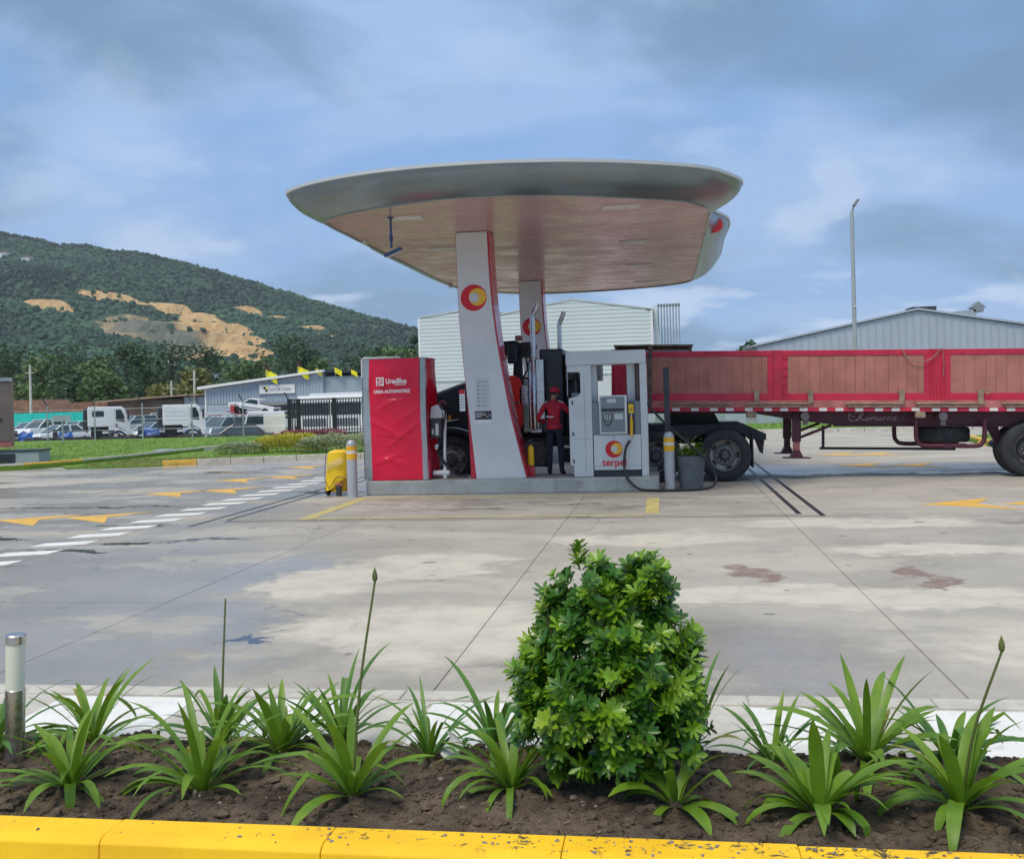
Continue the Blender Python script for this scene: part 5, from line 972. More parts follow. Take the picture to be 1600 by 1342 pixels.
# ------------------------------------------------------------------ vehicles in the lot
LZ = -.75
def car(body, label, loc, rz, kind='sedan', group='cars packed in the dealer lot'):
    t = thing('parked_car', label, 'car', loc, rz, group, local=True)
    H = 1.45 if kind == 'sedan' else 1.7; bz = .95 if kind == 'sedan' else 1.08
    M().prism([(-2.1, .35), (-2.12, .75), (-1.95, bz-.02), (-.95, bz), (1.5, bz), (2.0, bz-.05), (2.1, .7), (2.08, .35)], 'y', -.86, .86).build('body', body, t, bev=.09)
    M().add([(-1.15, -.80, bz), (1.75 if kind != 'sedan' else 1.5, -.80, bz), (1.75 if kind != 'sedan' else 1.5, .80, bz), (-1.15, .80, bz), (-.35, -.62, H), (1.45 if kind != 'sedan' else .85, -.62, H), (1.45 if kind != 'sedan' else .85, .62, H), (-.35, .62, H)], [(0, 1, 5, 4), (1, 2, 6, 5), (2, 3, 7, 6), (3, 0, 4, 7), (4, 5, 6, 7)]).build('windows', 'glass_car', t)
    M().box(-.38, 1.48 if kind != 'sedan' else .88, -.64, .64, H-.01, H+.035).build('roof', body, t, bev=.03)
    for s in (-1, 1):
        M().prism([(.25, bz), (.36, bz), (.30, H), (.22, H)], 'y', s*.72-.06, s*.72+.06).build('door_pillar', body, t)
        xb, xt = (1.75, 1.45) if kind != 'sedan' else (1.5, .85)
        M().tube([(-1.15, s*.80, bz), (-.35, s*.63, H)], .045, 6).build('windscreen_pillar', body, t); M().tube([(xb, s*.80, bz), (xt, s*.63, H)], .06, 6).build('rear_pillar', body, t)
        for x in (-1.3, 1.3):
            w_ = M().lathe([(0, -.1), (.30, -.1), (.33, -.06), (.33, .06), (.30, .1), (0, .1)], (x, s*.80, .33), 'y', 18).build('wheel', 'rubber', t, smooth=True); M().lathe([(0, s*.105), (.2, s*.102)], (x, s*.80, .33), 'y', 14).build('rim', 'rim_grey', w_)
        M().box(-2.11, -1.9, s*.62-.18, s*.62+.18, .68, .82).build('headlight', 'lamp_face', t, bev=.03); M().box(1.98, 2.09, s*.68-.12, s*.68+.12, .72, .9).build('tail_light', 'car_red', t); M().box(-.85, -.72, s*.98-.09, s*.98+.09, .96, 1.08).build('mirror', body, t, bev=.02)
    M().box(-2.135, -2.11, -.5, .5, .52, .68).build('grille', 'dark_plastic', t); M().box(-2.15, -2.10, -.8, .8, .36, .46).build('bumper', 'dark_plastic', t); return t
CARS = [('car_silver', 'pale car at the far left under the teal fence', (-51.4, 75, LZ+.1), 1.2, 'sedan'), ('car_white', 'white car behind the first wire fence post', (-48.9, 73, LZ+.1), 1.3, 'suv'), ('car_silver', 'pale hatchback just left of the first white cab', (-46.6, 74, LZ+.1), 1.35, 'sedan'), ('car_white', 'white car beside the grey tarp pile, front row', (-42.2, 65, LZ), 1.1, 'sedan'),
 ('car_silver', 'silver car seen left of the second white cab', (-41.6, 74, LZ+.2), 1.1, 'suv'), ('car_white', 'white car roof in the back row beside the shed', (-39.6, 82, LZ+.2), 1.2, 'sedan'), ('car_blue', 'dark blue pickup-nosed car right of the second white cab', (-31.6, 66, LZ), 1.15, 'suv'), ('car_blue', 'slate blue car in the middle of the lot, facing the road', (-29.6, 64, LZ), 1.25, 'suv'),
 ('car_silver', 'grey blue car next to the white van', (-27.9, 66, LZ), 1.35, 'suv'), ('car_white', 'white car in the back row below the red lift', (-37.0, 82, LZ+.2), .9, 'sedan'), ('car_silver', 'silver car in the back row left of the lifted pickup', (-34.2, 78, LZ+.1), 1.2, 'sedan'), ('car_white', 'white car in the back row nearest the lifted pickup', (-31.5, 79, LZ+.2), 1.2, 'suv'), ('car_silver', 'pale blue car roof behind the white van', (-30.4, 72, LZ+.1), 1.2, 'suv'), ('car_dark', 'dark car low in front of the white van', (-26.0, 58.5, LZ-.15), .4, 'sedan')]
CARS += [('car_white', 'white car roof at the back left of the brown shed', (-53.5, 88, LZ+.3), 1.1, 'suv'), ('car_red', 'red car at the back below the workshop wall', (-41.3, 86, LZ+.2), 1.2, 'sedan'), ('car_white', 'white hatchback at the back between the two white cabs', (-44.8, 84, LZ+.3), 1.2, 'suv'), ('car_silver', 'pale car low between the first cab and the blue tarp', (-34.6, 64, LZ+.05), 1.15, 'sedan')]
for a in CARS: car(a[0], a[1], a[2], a[3], a[4])
def cabtruck(x0, y, label, win):
    t = thing('cab_chassis_truck', label, 'truck', (x0, y, LZ), R(30), 'white cab trucks without bodies', local=True)
    M().prism([(.28, 1.42), (.28, 2.60), (.36, 2.66), (2.25, 2.64), (2.42, 2.5), (2.75, 1.7), (2.80, 1.05), (2.78, .75), (2.55, .75), (2.42, 1.15), (2.1, 1.32), (1.5, 1.42)], 'y', -1.0, 1.0).build('cab', 'car_white', t, bev=.06)
    M().prism([(0, 1.2), (.27, 1.1), (.27, 2.62), (.05, 2.55)], 'y', -.9, .9).build('sleeper_screen', 'dark_plastic', t, bev=.04)
    d = M().prism([(1.90, 1.78), (2.38, 1.70), (2.36, 2.1), (2.2, 2.46), (1.90, 2.46)], 'y', -1.015, -1.0).build('side_window', 'glass_dark', t)
    if win: M().prism(rr(.55, 1.22, 2.05, 2.40, .07), 'y', -1.012, -1.0).build('rear_window', 'glass_dark', t)
    else:
        for z in (1.75, 2.0, 2.25): box('panel_rib', 'car_white', t, .45, 1.65, -1.015, -1.0, z, z+.03)
    M().prism([(1.78, .85), (1.86, .85), (1.86, 2.5), (1.78, 2.5)], 'y', -1.004, -.99).build('door_seam', 'print_light', t); box('door_handle', 'dark_plastic', t, 1.90, 1.96, -1.03, -1.0, 1.35, 1.58)
    M().box(2.55, 2.66, -1.35, -1.2, 1.75, 2.35).build('mirror', 'dark_plastic', t, bev=.02); M().cyl((2.45, -1.0, 2.3), (2.6, -1.27, 2.25), .02, n=6).build('mirror_arm', 'dark_plastic', t)
    box('chassis', 'black_frame', t, -2.3, 2.6, -.45, .45, .55, .85); box('engine_block', 'black_frame', t, .45, 1.45, -.8, .8, .7, 1.40, bev=.05)
    out = [(1.98+.62*math.cos(R(a)), .5+.66*math.sin(R(a))) for a in range(175, 0, -15)]; inn = [(1.98+.5*math.cos(R(a)), .5+.54*math.sin(R(a))) for a in range(5, 180, 15)]
    M().prism(out+inn, 'y', -1.04, -.6).build('wheel_arch', 'dark_plastic', t)
    for x in (1.98, -1.5):
        for s in (-1, 1): w_ = M().lathe([(0, -.13), (.40, -.13), (.46, -.08), (.46, .08), (.40, .13), (0, .13)], (x, s*.85, .46), 'y', 22).build('wheel', 'rubber', t, smooth=True); M().lathe([(0, s*.135), (.25, s*.132)], (x, s*.85, .46), 'y', 16).build('rim', 'rim_grey', w_)
    box('front_step', 'print_light', t, 1.1, 1.45, -.98, -.8, 1.0, 1.15); return t
cabtruck(-35.5, 57, 'white crew-cab truck with a rear side window, nearest the teal fence', True); cabtruck(-30.6, 57, 'white cab truck with blank ribbed side, right of the blue tarp heap', False)
def bigtruck(x, y, label):
    t = thing('white_lorry', label, 'truck', (x, y, LZ), 0, 'white lorries behind the picket fence', local=True)
    box('cab', 'car_white', t, -1.15, 1.15, 0, 2.2, .75, 2.98, bev=.1); box('windscreen', 'glass_dark', t, -1.0, 1.0, -.02, .0, 1.72, 2.48); box('sun_visor', 'car_white', t, -1.05, 1.05, -.2, .0, 2.55, 2.66, bev=.02)
    for i in range(4): box('grille_bar', 'dark_plastic', t, -.8, .8, -.03, -.002, 1.02+.13*i, 1.09+.13*i)
    box('bumper', 'car_white', t, -1.18, 1.18, -.15, 0, .35, .72, bev=.04); box('lower_grille', 'dark_plastic', t, -.7, .7, -.17, -.15, .4, .62); box('chassis', 'black_frame', t, -.5, .5, 0, 6, .5, .75)
    for s in (-1, 1):
        box('headlight', 'lamp_face', t, s*.95-.15, s*.95+.15, -.17, -.15, .48, .66); box('mirror', 'dark_plastic', t, s*1.38-.1, s*1.38+.1, -.1, .02, 1.7, 2.3, bev=.02); M().cyl((s*1.15, 0, 2.2), (s*1.38, -.04, 2.2), .02, n=6).build('mirror_arm', 'dark_plastic', t)
        for yy in (.8, 5): M().lathe([(0, -.14), (.45, -.14), (.5, -.08), (.5, .08), (.45, .14), (0, .14)], (s*1.0, yy, .5), 'x', 20).build('wheel', 'rubber', t, smooth=True)
    box('cargo_box', 'car_white', t, -1.2, 1.2, 2.5, 7.5, .9, 3.15, bev=.03); return t
bigtruck(-22.4, 62, 'left of two white lorries facing out behind the picket fence'); bigtruck(-20.1, 61.5, 'right of two white lorries behind the picket fence, by the red cover')
vt = thing('white_van', 'white light truck with a cream side panel, left of the picket fence', 'van', (-25.4, 61, LZ), R(22), None, local=True)
M().prism([(-1.25, .5), (1.3, .5), (1.3, 2.05), (-1.0, 2.08), (-1.2, 1.45)], 'y', -.6, 3).build('body', 'car_white', vt, bev=.06); M().prism([(-1.12, 1.28), (-.05, 1.28), (-.05, 1.85), (-1.0, 1.85)], 'y', -.62, -.6).build('windscreen', 'glass_dark', vt); box('side_panel', 'frost', vt, .05, 1.32, -.66, -.605, .62, 1.85); box('bumper', 'dark_plastic', vt, -1.3, .2, -.75, -.6, .3, .75, bev=.04); box('headlight', 'lamp_face', vt, -1.2, -.85, -.64, -.6, .82, 1.0); box('roof_light', 'dark_plastic', vt, .6, .95, -.3, 0, 2.06, 2.2)
for x in (-.8, .9): M().lathe([(0, -.14), (.4, -.14), (.45, -.08), (.45, .08), (.4, .14), (0, .14)], (x, -.45, .45), 'y', 20).build('wheel', 'rubber', vt, smooth=True)
pk2 = thing('lifted_pickup', 'white pickup tilted on a red lift above the lot', 'pickup', (-39.4, 92, .75), 0, None, local=True)
M().prism([(-2.3, .55), (-2.35, .95), (-1.6, 1.08), (-.9, 1.15), (-.2, 1.65), (.75, 1.65), (.85, 1.15), (2.35, 1.12), (2.35, .6)], 'y', -.9, .9).build('body', 'car_white', pk2, bev=.06); M().prism([(-.72, 1.16), (-.15, 1.57), (.62, 1.57), (.68, 1.16)], 'y', -.915, -.9).build('window', 'glass_dark', pk2); box('cargo_bed', 'dark_plastic', pk2, .9, 2.3, -.8, .8, 1.08, 1.3)
for x in (-1.5, 1.5):
    for s in (-1, 1): M().lathe([(0, -.12), (.36, -.12), (.4, -.06), (.4, .06), (.36, .12), (0, .12)], (x, s*.84, .5), 'y', 20).build('wheel', 'rubber', pk2, smooth=True)
box('side_stripe', 'dark_plastic', pk2, -1.0, 1.1, -.915, -.902, .72, .8); pk2.rotation_euler = (0, R(9), 0)
lf = thing('vehicle_lift', 'red ramp lift holding up the white pickup', 'lift', (-39.4, 92, LZ), 0, None, local=True); box('lift_post', 'car_red', lf, -1.75, -1.4, -1.3, -1.1, 0, 2.6); box('lift_post', 'car_red', lf, -1.75, -1.4, 1.1, 1.3, 0, 2.6); M().prism([(-2.2, 1.95), (2.4, 1.25), (2.4, 1.12), (-2.2, 1.82)], 'y', -1.0, 1.0).build('ramp', 'bark_red', lf); M().prism([(1.5, 1.2), (1.8, 1.15), (1.8, 0), (1.5, 0)], 'y', -.9, .9).build('ramp_leg', 'bark_red', lf)
for x, y, s_, lab in ((-38.6, 56, .75, 'blue tarp heap at the left edge of the lot'), (-36.3, 56.5, .7, 'blue tarp heap with a dark panel left of the first white cab'), (-31.2, 57.5, .8, 'blue tarp heap between the two white cabs')):
    t = thing('tarp_heap', lab, 'tarp', (x, y, LZ), 0, 'blue tarps in the lot', local=True); M().grid(lambda u, v: ((u-.5)*1.5*s_*(1.2-.4*v)+.1*mnoise.noise((u*5, v*4, x)), -.4+.9*s_*v*.5+.12*mnoise.noise((u*4, v*5, x+3)), .5+1.0*s_*v+.08*math.sin(u*7)), 14, 10).build('tarp', 'tarp_blue', t, smooth=True)
    box('load', 'black_frame', t, -.6*s_, .6*s_, -.2, .8, 0, 1.2*s_, bev=.05); box('leaning_panel', 'dark_plastic', t, -.85*s_, -.45*s_, -.5, -.44, .5, 1.35)
for i, (x, y, l, lab) in enumerate(((-37.6, 53.5, 2.2, 'heap of black axle parts at the left end of the lot'), (-35.3, 53, 2.5, 'low row of black chassis parts in front of the first white cab'), (-33.0, 53, 2.4, 'pile of black frame parts between the white cabs'), (-29.8, 53, 2.8, 'black chassis rails in front of the second white cab'), (-26.8, 53.5, 2.2, 'heap of dark scrap parts right of the second white cab'))):
    t = thing('parts_heap', lab, 'parts', (x, y, LZ), 0, 'vehicle parts stacked by the fence', local=True)
    for k in range(4): box('frame_part', 'black_frame', t, -l/2+rnd.uniform(-.2, .2), l/2+rnd.uniform(-.2, .2), -.4+.2*k, -.3+.2*k, .2+.13*k, .32+.13*k+rnd.uniform(0, .1))
    for k in range(4): x_ = rnd.uniform(-l/2, l/2); M().lathe([(.18, -.12), (.42, -.12), (.46, -.06), (.46, .06), (.42, .12), (.18, .12)], (x_, -.5-.1*k, .52), 'y', 16).build('wheel', 'rubber', t, smooth=True)
    for k in range(5): m_ = M(); blob(m_, (rnd.uniform(-l/2, l/2), rnd.uniform(-.5, .3), rnd.uniform(.5, .95)), rnd.uniform(.1, .22), .5, .8); m_.build('scrap_piece', rnd.choice(('black_frame', 'print_light', 'rim_grey', 'black_frame')), t)

# ------------------------------------------------------------------ workshop buildings
cb = thing('workshop_building', 'grey corrugated workshop with a white collision centre sign and mono-pitch roof', 'building', (-38, 97, LZ))
M().prism([(-45.6, LZ), (-33.3, LZ), (-33.3, 4.70), (-45.6, 3.45)], 'y', 95, 110).build('wall', 'workshop', cb); box('side_wall', 'workshop_side', cb, -33.28, -24, 95.3, 112, LZ, 4.35)
for i in range(38): x = -45.5+i*.325; box('wall_rib', 'workshop', cb, x, x+.07, 94.93, 95.0, 1.9, 3.36+(x+45.6)*.1016)
M().prism([(-46.3, 3.45), (-33.1, 4.80), (-33.1, 5.02), (-46.3, 3.72)], 'y', 94.4, 111).build('roof_edge', 'white_trim', cb); M().prism([(-33.0, 4.75), (-23.5, 4.35), (-23.5, 4.55), (-33.0, 5.0)], 'y', 94.9, 112).build('roof_edge', 'dark_plastic', cb); box('gutter', 'white_trim', cb, -45.75, -45.6, 94.9, 95.0, LZ, 3.4); box('lintel', 'print_grey', cb, -45.6, -33.3, 94.95, 95.0, 1.85, 1.92)
sb = box('sign_board', 'white_trim', cb, -39.9, -36.2, 94.82, 94.92, 2.82, 3.72); text('sign_text', 'Centro de Colisión', 'print_grey', sb, (-37.75, 94.80, 3.24), .42, sx=.72)
for x, z, mt in ((-39.35, 3.38, 'print_dark'), (-39.15, 3.14, 'print_dark'), (-39.13, 3.36, 'flag_yellow')): M().box(x-.12, x+.12, 94.80, 94.82, z-.12, z+.12, rotm(0, R(35), 0)).build('sign_emblem', mt, sb)
box('door_opening', 'dark_plastic', cb, -38.3, -34.3, 94.96, 94.99, 1.0, 1.8)
sh2 = thing('brown_shed', 'long low dark brown shed with pale roof edge left of the workshop', 'building', (-51, 96, LZ)); box('wall', 'brown_wall', sh2, -57, -48.75, 96, 108, LZ, 2.6); box('end_wall', 'workshop', sh2, -48.73, -45.8, 96.3, 108, LZ, 2.75); M().prism([(-58, 2.45), (-48.6, 2.85), (-45.7, 2.9), (-45.7, 3.02), (-48.6, 3.0), (-58, 2.62)], 'y', 95.5, 108).build('roof', 'tan_rail', sh2)
bx_ = tag(M().box(-44, -40.8, 90, 92, LZ, 1.1).build('grey_hut', 'siding_grey', org=(-42.4, 91, LZ), bev=.05), 'small grey hut below the workshop wall', 'hut')
for i, (x, z, s_, lab) in enumerate(((-39.0, 4.30, 1.0, 'leftmost of the yellow pennants on the workshop roof'), (-35.7, 4.62, .95, 'second yellow pennant from the left on the workshop roof'), (-33.9, 4.80, .55, 'third yellow pennant, above the roof corner'), (-31.9, 4.75, .6, 'fourth yellow pennant on the workshop roof'), (-30.2, 4.6, .5, 'smallest rightmost yellow pennant on the workshop roof'))):
    t = thing('roof_pennant', lab, 'flag', (x, 94.6, z-.3), 0, 'yellow pennants on the workshop roof', local=True); M().cyl((0, 0, -.2), (0, 0, 1.15*s_), .03, n=6).build('pole', 'galv', t)
    def fl_(u, v, s_=s_, i=i): return (-.1*s_+(1.2*u)*s_, .12*math.sin(u*6+i)*s_, (.25+.8*v-.55*u*(1-v*.3)-.25*u)*s_+.25*s_)
    M().grid(fl_, 8, 5).build('cloth', 'flag_yellow', t, smooth=True); M().add([(-.12*s_, .0, 1.24*s_), (.45*s_, .04, 1.02*s_), (.0, .02, 1.75*s_)], [(0, 1, 2)]).build('dark_tip', 'flag_dark', t)
tf = thing('teal_fence', 'bright teal sheet fence at the back of the lot', 'fence', (-50, 80, LZ))
for i in range(11): box('sheet', 'teal_sheet', tf, -57.5+i*.98+.01, -56.52+i*.98-.01, 80+.02*(i % 2), 80.06+.02*(i % 2), LZ, 1.60)
def house(x, y, z, w_, h, label, wall='brown_wall'):
    t = thing('low_house', label, 'house', (x, y, z), 0, None, local=True); box('wall', wall, t, -w_/2, w_/2, 0, 6, 0, h); M().prism([(-w_/2-.4, h), (w_/2+.4, h), (w_/2-.8, h+1.5), (-w_/2+.8, h+1.5)], 'y', -.4, 6.4).build('roof', 'tile_roof' if wall != 'white_trim' else 'roof_metal', t)
    for k in range(2): f = box('window', 'glass_dark', t, -w_/4+k*w_/2-.5, -w_/4+k*w_/2+.5, -.03, 0, h*.35, h*.75)
house(-74.6, 108, -1, 4.5, 2.6, 'small brick house at the left edge below the trees'); house(-67, 112, -1, 9, 2.2, 'brown house with wide tiled roof behind the teal fence'); house(-60.5, 114, -1, 8, 2.6, 'brown house with tiled roof right of the tall pale pole', 'brown_wall')
for x, y, h, lab in ((-65.0, 95, 6.6, 'tall pale pole rising behind the teal fence'), (-47.4, 96, 5.4, 'pale pole behind the brown shed roof'), (-52.0, 100, 4.6, 'short pale pole with crossbar above the brown shed')): 
    t = thing('utility_pole', lab, 'pole', (x, y, LZ), 0, None, local=True); M().cyl((0, 0, 0), (.05, 0, h-LZ), .16, .10, n=10).build('pole', 'cream_pole', t, smooth=True); box('crossarm', 'cream_pole', t, -.5, .5, -.05, .05, h-LZ-.9, h-LZ-.82)
# container lorry at the left edge
cl_ = thing('container_lorry', 'brown-grey box lorry cut off by the left edge', 'truck', (-20.92, 29.6, 0), R(38), local=True); box('box_body', 'container', cl_, -6, 0, 0, 2.5, .78, 2.75, bev=.03); box('roof_rail', 'inlet', cl_, -6, .03, -.04, 2.54, 2.75, 2.86); box('corner_post', 'container', cl_, -.05, .05, -.03, .06, .7, 2.76); box('sill', 'trailer_rust', cl_, -6, .03, -.02, 2.5, .62, .78); box('data_plate', 'dark_plastic', cl_, -.45, -.3, -.015, 0, 1.45, 1.55)
for x in (-.9, -2.0): M().lathe([(0, -.14), (.45, -.14), (.5, -.08), (.5, .08), (.45, .14), (0, .14)], (x, .3, .5), 'y', 22).build('wheel', 'rubber', cl_, smooth=True)

# ================================================================== WAREHOUSES
def gable(name, label, x0, xp, x1, ze, zp, y0, y1, bh, nb=None, ze2=None):
    ze2 = ze if ze2 is None else ze2; t = thing(name, label, 'warehouse', ((x0+x1)/2, y0, 0)); 
    M().prism([(x0+.05, -.9), (x1-.05, -.9), (x1-.05, ze2-.05), (xp, zp-.06), (x0+.05, ze-.05)], 'y', y0+.08, y1).build('wall_core', 'print_light', t)
    def xs(z):
        a = x0 if z <= ze else x0+(xp-x0)*(z-ze)/(zp-ze); b = x1 if z <= ze2 else x1+(xp-x1)*(z-ze2)/(zp-ze2); return a, b
    z = zp
    while z > 3.2:
        z0 = z-bh+.028; a, b = xs(min(z, zp-.001)); c, d = xs(z0)
        M().prism([(c, z0), (d, z0), (b, z), (a, z)], 'y', y0, y0+.05).build('siding_board', 'siding', t); z -= bh
    M().prism([(x0-.1, ze), (xp, zp), (x1+.1, ze2), (x1+.1, ze2+.1), (xp, zp+.1), (x0-.1, ze+.1)], 'y', y0-.05, y1).build('roof', 'roof_metal', t)
    for x in (x0, x1): box('corner_trim', 'white_trim', t, x-.12, x+.04, y0-.03, y0+.06, -.9, ze-.02 if x == x0 else ze2-.02)
    return t
gable('warehouse', 'white boarded warehouse behind the pillar, left of the second gable', -17.2, -13.0, -11.6, 7.62, 8.15, 70, 100, .27, ze2=7.9); wh = gable('warehouse', 'white boarded warehouse with shallow gable behind the truck stacks', -11.3, -6.03, -.62, 7.38, 8.28, 68, 100, .27)
M().prism([(-.5, -.9), (.0, -.9), (-.12, 5.0), (-.35, 7.75), (-.5, 7.8)], 'y', 69, 69.2).build('end_buttress', 'siding', wh); M().prism([(-3.2, 7.9), (-.4, 7.5), (-.3, 7.95), (-3.0, 8.2)], 'y', 74, 84).build('rear_roof', 'roof_metal', wh)
for k in range(8):
    x = -.2+k*.20; lab = ('leftmost', 'second', 'third', 'fourth', 'fifth', 'sixth', 'seventh', 'rightmost')[k]; t = thing('vent_pipe', lab+' of the slim vent pipes beside the white warehouse', 'pipe', (x, 69.5, 0), 0, 'row of vent pipes', local=True)
    M().cyl((0, 0, 0), (0, 0, 7.75), .05, n=8).build('pipe', 'galv', t, smooth=True); M().lathe([(.05, 7.65), (.09, 7.7), (.09, 7.85), (.03, 7.9)], (0, 0, 0), 'z', 8).build('cap', 'print_grey', t)
gb = thing('grey_warehouse', 'blue-grey ribbed warehouse with shallow gable behind the trailer', 'warehouse', (18, 75, 0)); gx0, gxp, gx1, gz0, gzp, gz1 = 6.9, 18.1, 33.0, 4.95, 7.12, 4.35
M().prism([(gx0, -.9), (gx1, -.9), (gx1, gz1), (gxp, gzp), (gx0, gz0)], 'y', 75.08, 115).build('wall_core', 'siding_grey', gb); x = gx0
while x < gx1-.2:
    def zt_(x): return gz0+(gzp-gz0)*(x-gx0)/(gxp-gx0) if x < gxp else gzp+(gz1-gzp)*(x-gxp)/(gx1-gxp)
    a, b = x+.02, min(x+.50, gx1); M().prism([(a, -.9), (b, -.9), (b, zt_(b)-.02), (a, zt_(a)-.02)], 'y', 75.0+rnd.uniform(-.01, .01), 75.06).build('wall_panel', 'siding_grey', gb); box('panel_rib', 'siding_grey', gb, x-.03, x+.015, 74.93, 75.06, -.9, zt_(x)-.05); x += .52
M().prism([(gx0-.3, gz0), (gxp, gzp+.04), (gx1+.3, gz1), (gx1+.3, gz1+.14), (gxp, gzp+.18), (gx0-.3, gz0+.14)], 'y', 74.8, 115).build('roof', 'siding_grey', gb); box('roof_unit', 'dark_plastic', gb, 18.1, 19.8, 76.5, 78.5, 6.95, 7.5); M().prism([(19.9, 6.95), (22.6, 7.2), (22.7, 7.0), (22.7, 6.75), (19.9, 6.75)], 'y', 77, 77.7).build('roof_duct', 'galv', gb); M().prism([(22.5, 7.0), (22.5, 7.3), (22.3, 7.3), (22.85, 7.75), (23.4, 7.3), (23.2, 7.3), (23.2, 7.0)], 'y', 77, 78).build('duct_cowl', 'print_grey', gb); box('eave_box', 'print_grey', gb, 6.2, 7.0, 76, 80, 4.9, 5.1)
sf_ = thing('sheet_fence', 'grey corrugated sheet fence seen under the trailer', 'fence', (6, 50.5, 0))
for i in range(38): box('sheet', 'siding_grey' if i % 3 else 'galv', sf_, -2+i*.5+.01, -2+(i+1)*.5-.01, 50.4+.03*(i % 2), 50.45+.03*(i % 2), 0, 1.25)
lp = thing('street_light', 'tall slim street light rising behind the trailer', 'street light', (9.15, 50, 0)); M().cyl((9.15, 50, 0), (9.08+.12, 50, 10.2), .12, .085, n=14).build('pole', 'bollard_grey', lp, smooth=True); M().cyl((9.20, 50, 10.15), (9.34, 50, 10.62), .04, n=8).build('arm', 'print_grey', lp); M().box(9.22, 9.58, 49.8, 50.2, 10.55, 10.68, rotm(0, R(-55), 0)).build('lamp_head', 'print_grey', lp, bev=.02); box('junction', 'lamp_face', lp, 9.14, 9.26, 49.84, 49.9, 5.6, 5.7)

# ================================================================== TREES
def tree(x, y, z, h, r_, mat, label, nf=700, group='trees behind the lot', ls=.5, conic=False):
    t = thing('tree', label, 'tree', (x, y, z), 0, group); tk_ = M(); tk_.tube([(x, y, z-.5), (x+.1*r_*rnd.uniform(-1, 1), y, z+h*.35), (x+.1*r_*rnd.uniform(-1, 1), y, z+h*.75)], [h*.028, h*.02, h*.008], 7); cr_ = M(); tone = []
    lob = []
    for k in range(9 if not conic else 6):
        a = k*2.4+rnd.random(); zz = rnd.uniform(.32, .88) if not conic else .25+.12*k; rr_ = r_*(rnd.uniform(.35, .6) if not conic else .62*(1.05-zz)+.1); d = r_*rnd.uniform(.2, .62)*(1 if zz < .7 else .5) if not conic else r_*.12
        c = Vector((x+d*math.cos(a), y+d*math.sin(a), z+h*zz)); lob.append((c, rr_, rnd.uniform(.75, 1.25))); tk_.tube([(x, y, z+h*zz*.5), tuple(c)], [h*.01, h*.004], 5)
    for _ in range(nf):
        c, rr_, tn = rnd.choice(lob); u = Vector((rnd.gauss(0, 1), rnd.gauss(0, 1), rnd.gauss(0, 1))).normalized()*rnd.uniform(.55, 1.08)
        p = c+Vector((u.x*rr_, u.y*rr_, u.z*rr_*.8)); s1 = Vector((rnd.uniform(-1, 1), rnd.uniform(-1, 1), rnd.uniform(-.6, .6))).normalized()*ls*rnd.uniform(.6, 1.3); s2 = Vector((rnd.uniform(-1, 1), rnd.uniform(-1, 1), rnd.uniform(-1, 1))); s2 = (s2-s1*s2.dot(s1)/s1.length_squared).normalized()*s1.length*.6
        cr_.add([p-s1, p-s2*.8, p+s1, p+s2], [(0, 1, 2, 3)]); tone += [tn*rnd.uniform(.8, 1.2)]*4
    tk_.build('trunk', 'bark', t, smooth=True); cr_.build('crown', mat, t, tone=tone, fixn=False)
SH = {'tree_dark': 'dark green tree behind the dealer lot', 'tree_mid': 'mid green tree behind the dealer lot', 'tree_olive': 'olive yellow tree behind the dealer lot'}
TB = [(-150, 200, 17, 8, 0), (-138, 190, 16, 7, 0), (-128, 180, 15, 7, 0), (-140, 230, 16, 7, 1), (-118, 175, 14, 6.5, 1), (-110, 180, 12, 6, 2), (-104, 170, 13, 6, 1), (-96, 175, 12, 6, 0), (-122, 215, 18, 8, 0), (-106, 220, 17, 8, 0), (-92, 210, 16, 7, 1), (-88, 180, 10, 5, 2), (-84, 170, 9, 5, 2), (-78, 185, 10, 5, 1), (-80, 215, 15, 7, 0), (-70, 200, 12, 6, 1), (-64, 190, 10, 5, 2), (-62, 215, 14, 6, 0), (-55, 200, 12, 6, 1), (-52, 220, 15, 7, 1), (-46, 205, 13, 6, 0), (-40, 215, 14, 6, 0), (-90, 150, 8, 4.5, 1), (-99, 155, 10, 5, 0), (-80, 150, 6.5, 4, 2), (-70, 150, 6, 4, 1), (-60, 160, 7, 4, 2), (-50, 165, 8, 4.5, 1), (-112, 150, 11, 5, 0), (-75, 240, 17, 8, 0), (-58, 250, 16, 8, 1), (-98, 255, 19, 9, 0), (-135, 260, 20, 9, 0), (-160, 250, 20, 9, 0), (-42, 250, 17, 7, 0), (-34, 240, 14, 6, 1)]
MN = ('tree_dark', 'tree_mid', 'tree_olive')
ORD = ('first', 'second', 'third', 'fourth', 'fifth', 'sixth', 'seventh', 'eighth', 'ninth', 'tenth', 'eleventh', 'twelfth', 'thirteenth', 'fourteenth', 'fifteenth', 'sixteenth', 'seventeenth', 'eighteenth')
cnt = [0, 0, 0]
for x, y, h, r_, k in sorted(TB, key=lambda a: a[0]/a[1]):
    tree(x, y, -1, h*rnd.uniform(.95, 1.2), r_, MN[k], SH[MN[k]]+', '+ORD[cnt[k]]+' of its colour from left', 1300, ls=.52); cnt[k] += 1
tree(-57.0, 225, -1, 19.5, 3.2, 'tree_dark', 'tall dark pointed tree right behind the red covered dispenser', 700, conic=True, ls=.7); tree(19.0, 230, -1, 15.2, 3.6, 'tree_dark', 'lone tree rising behind the trailer left of the grey warehouse', 520, ls=.7)

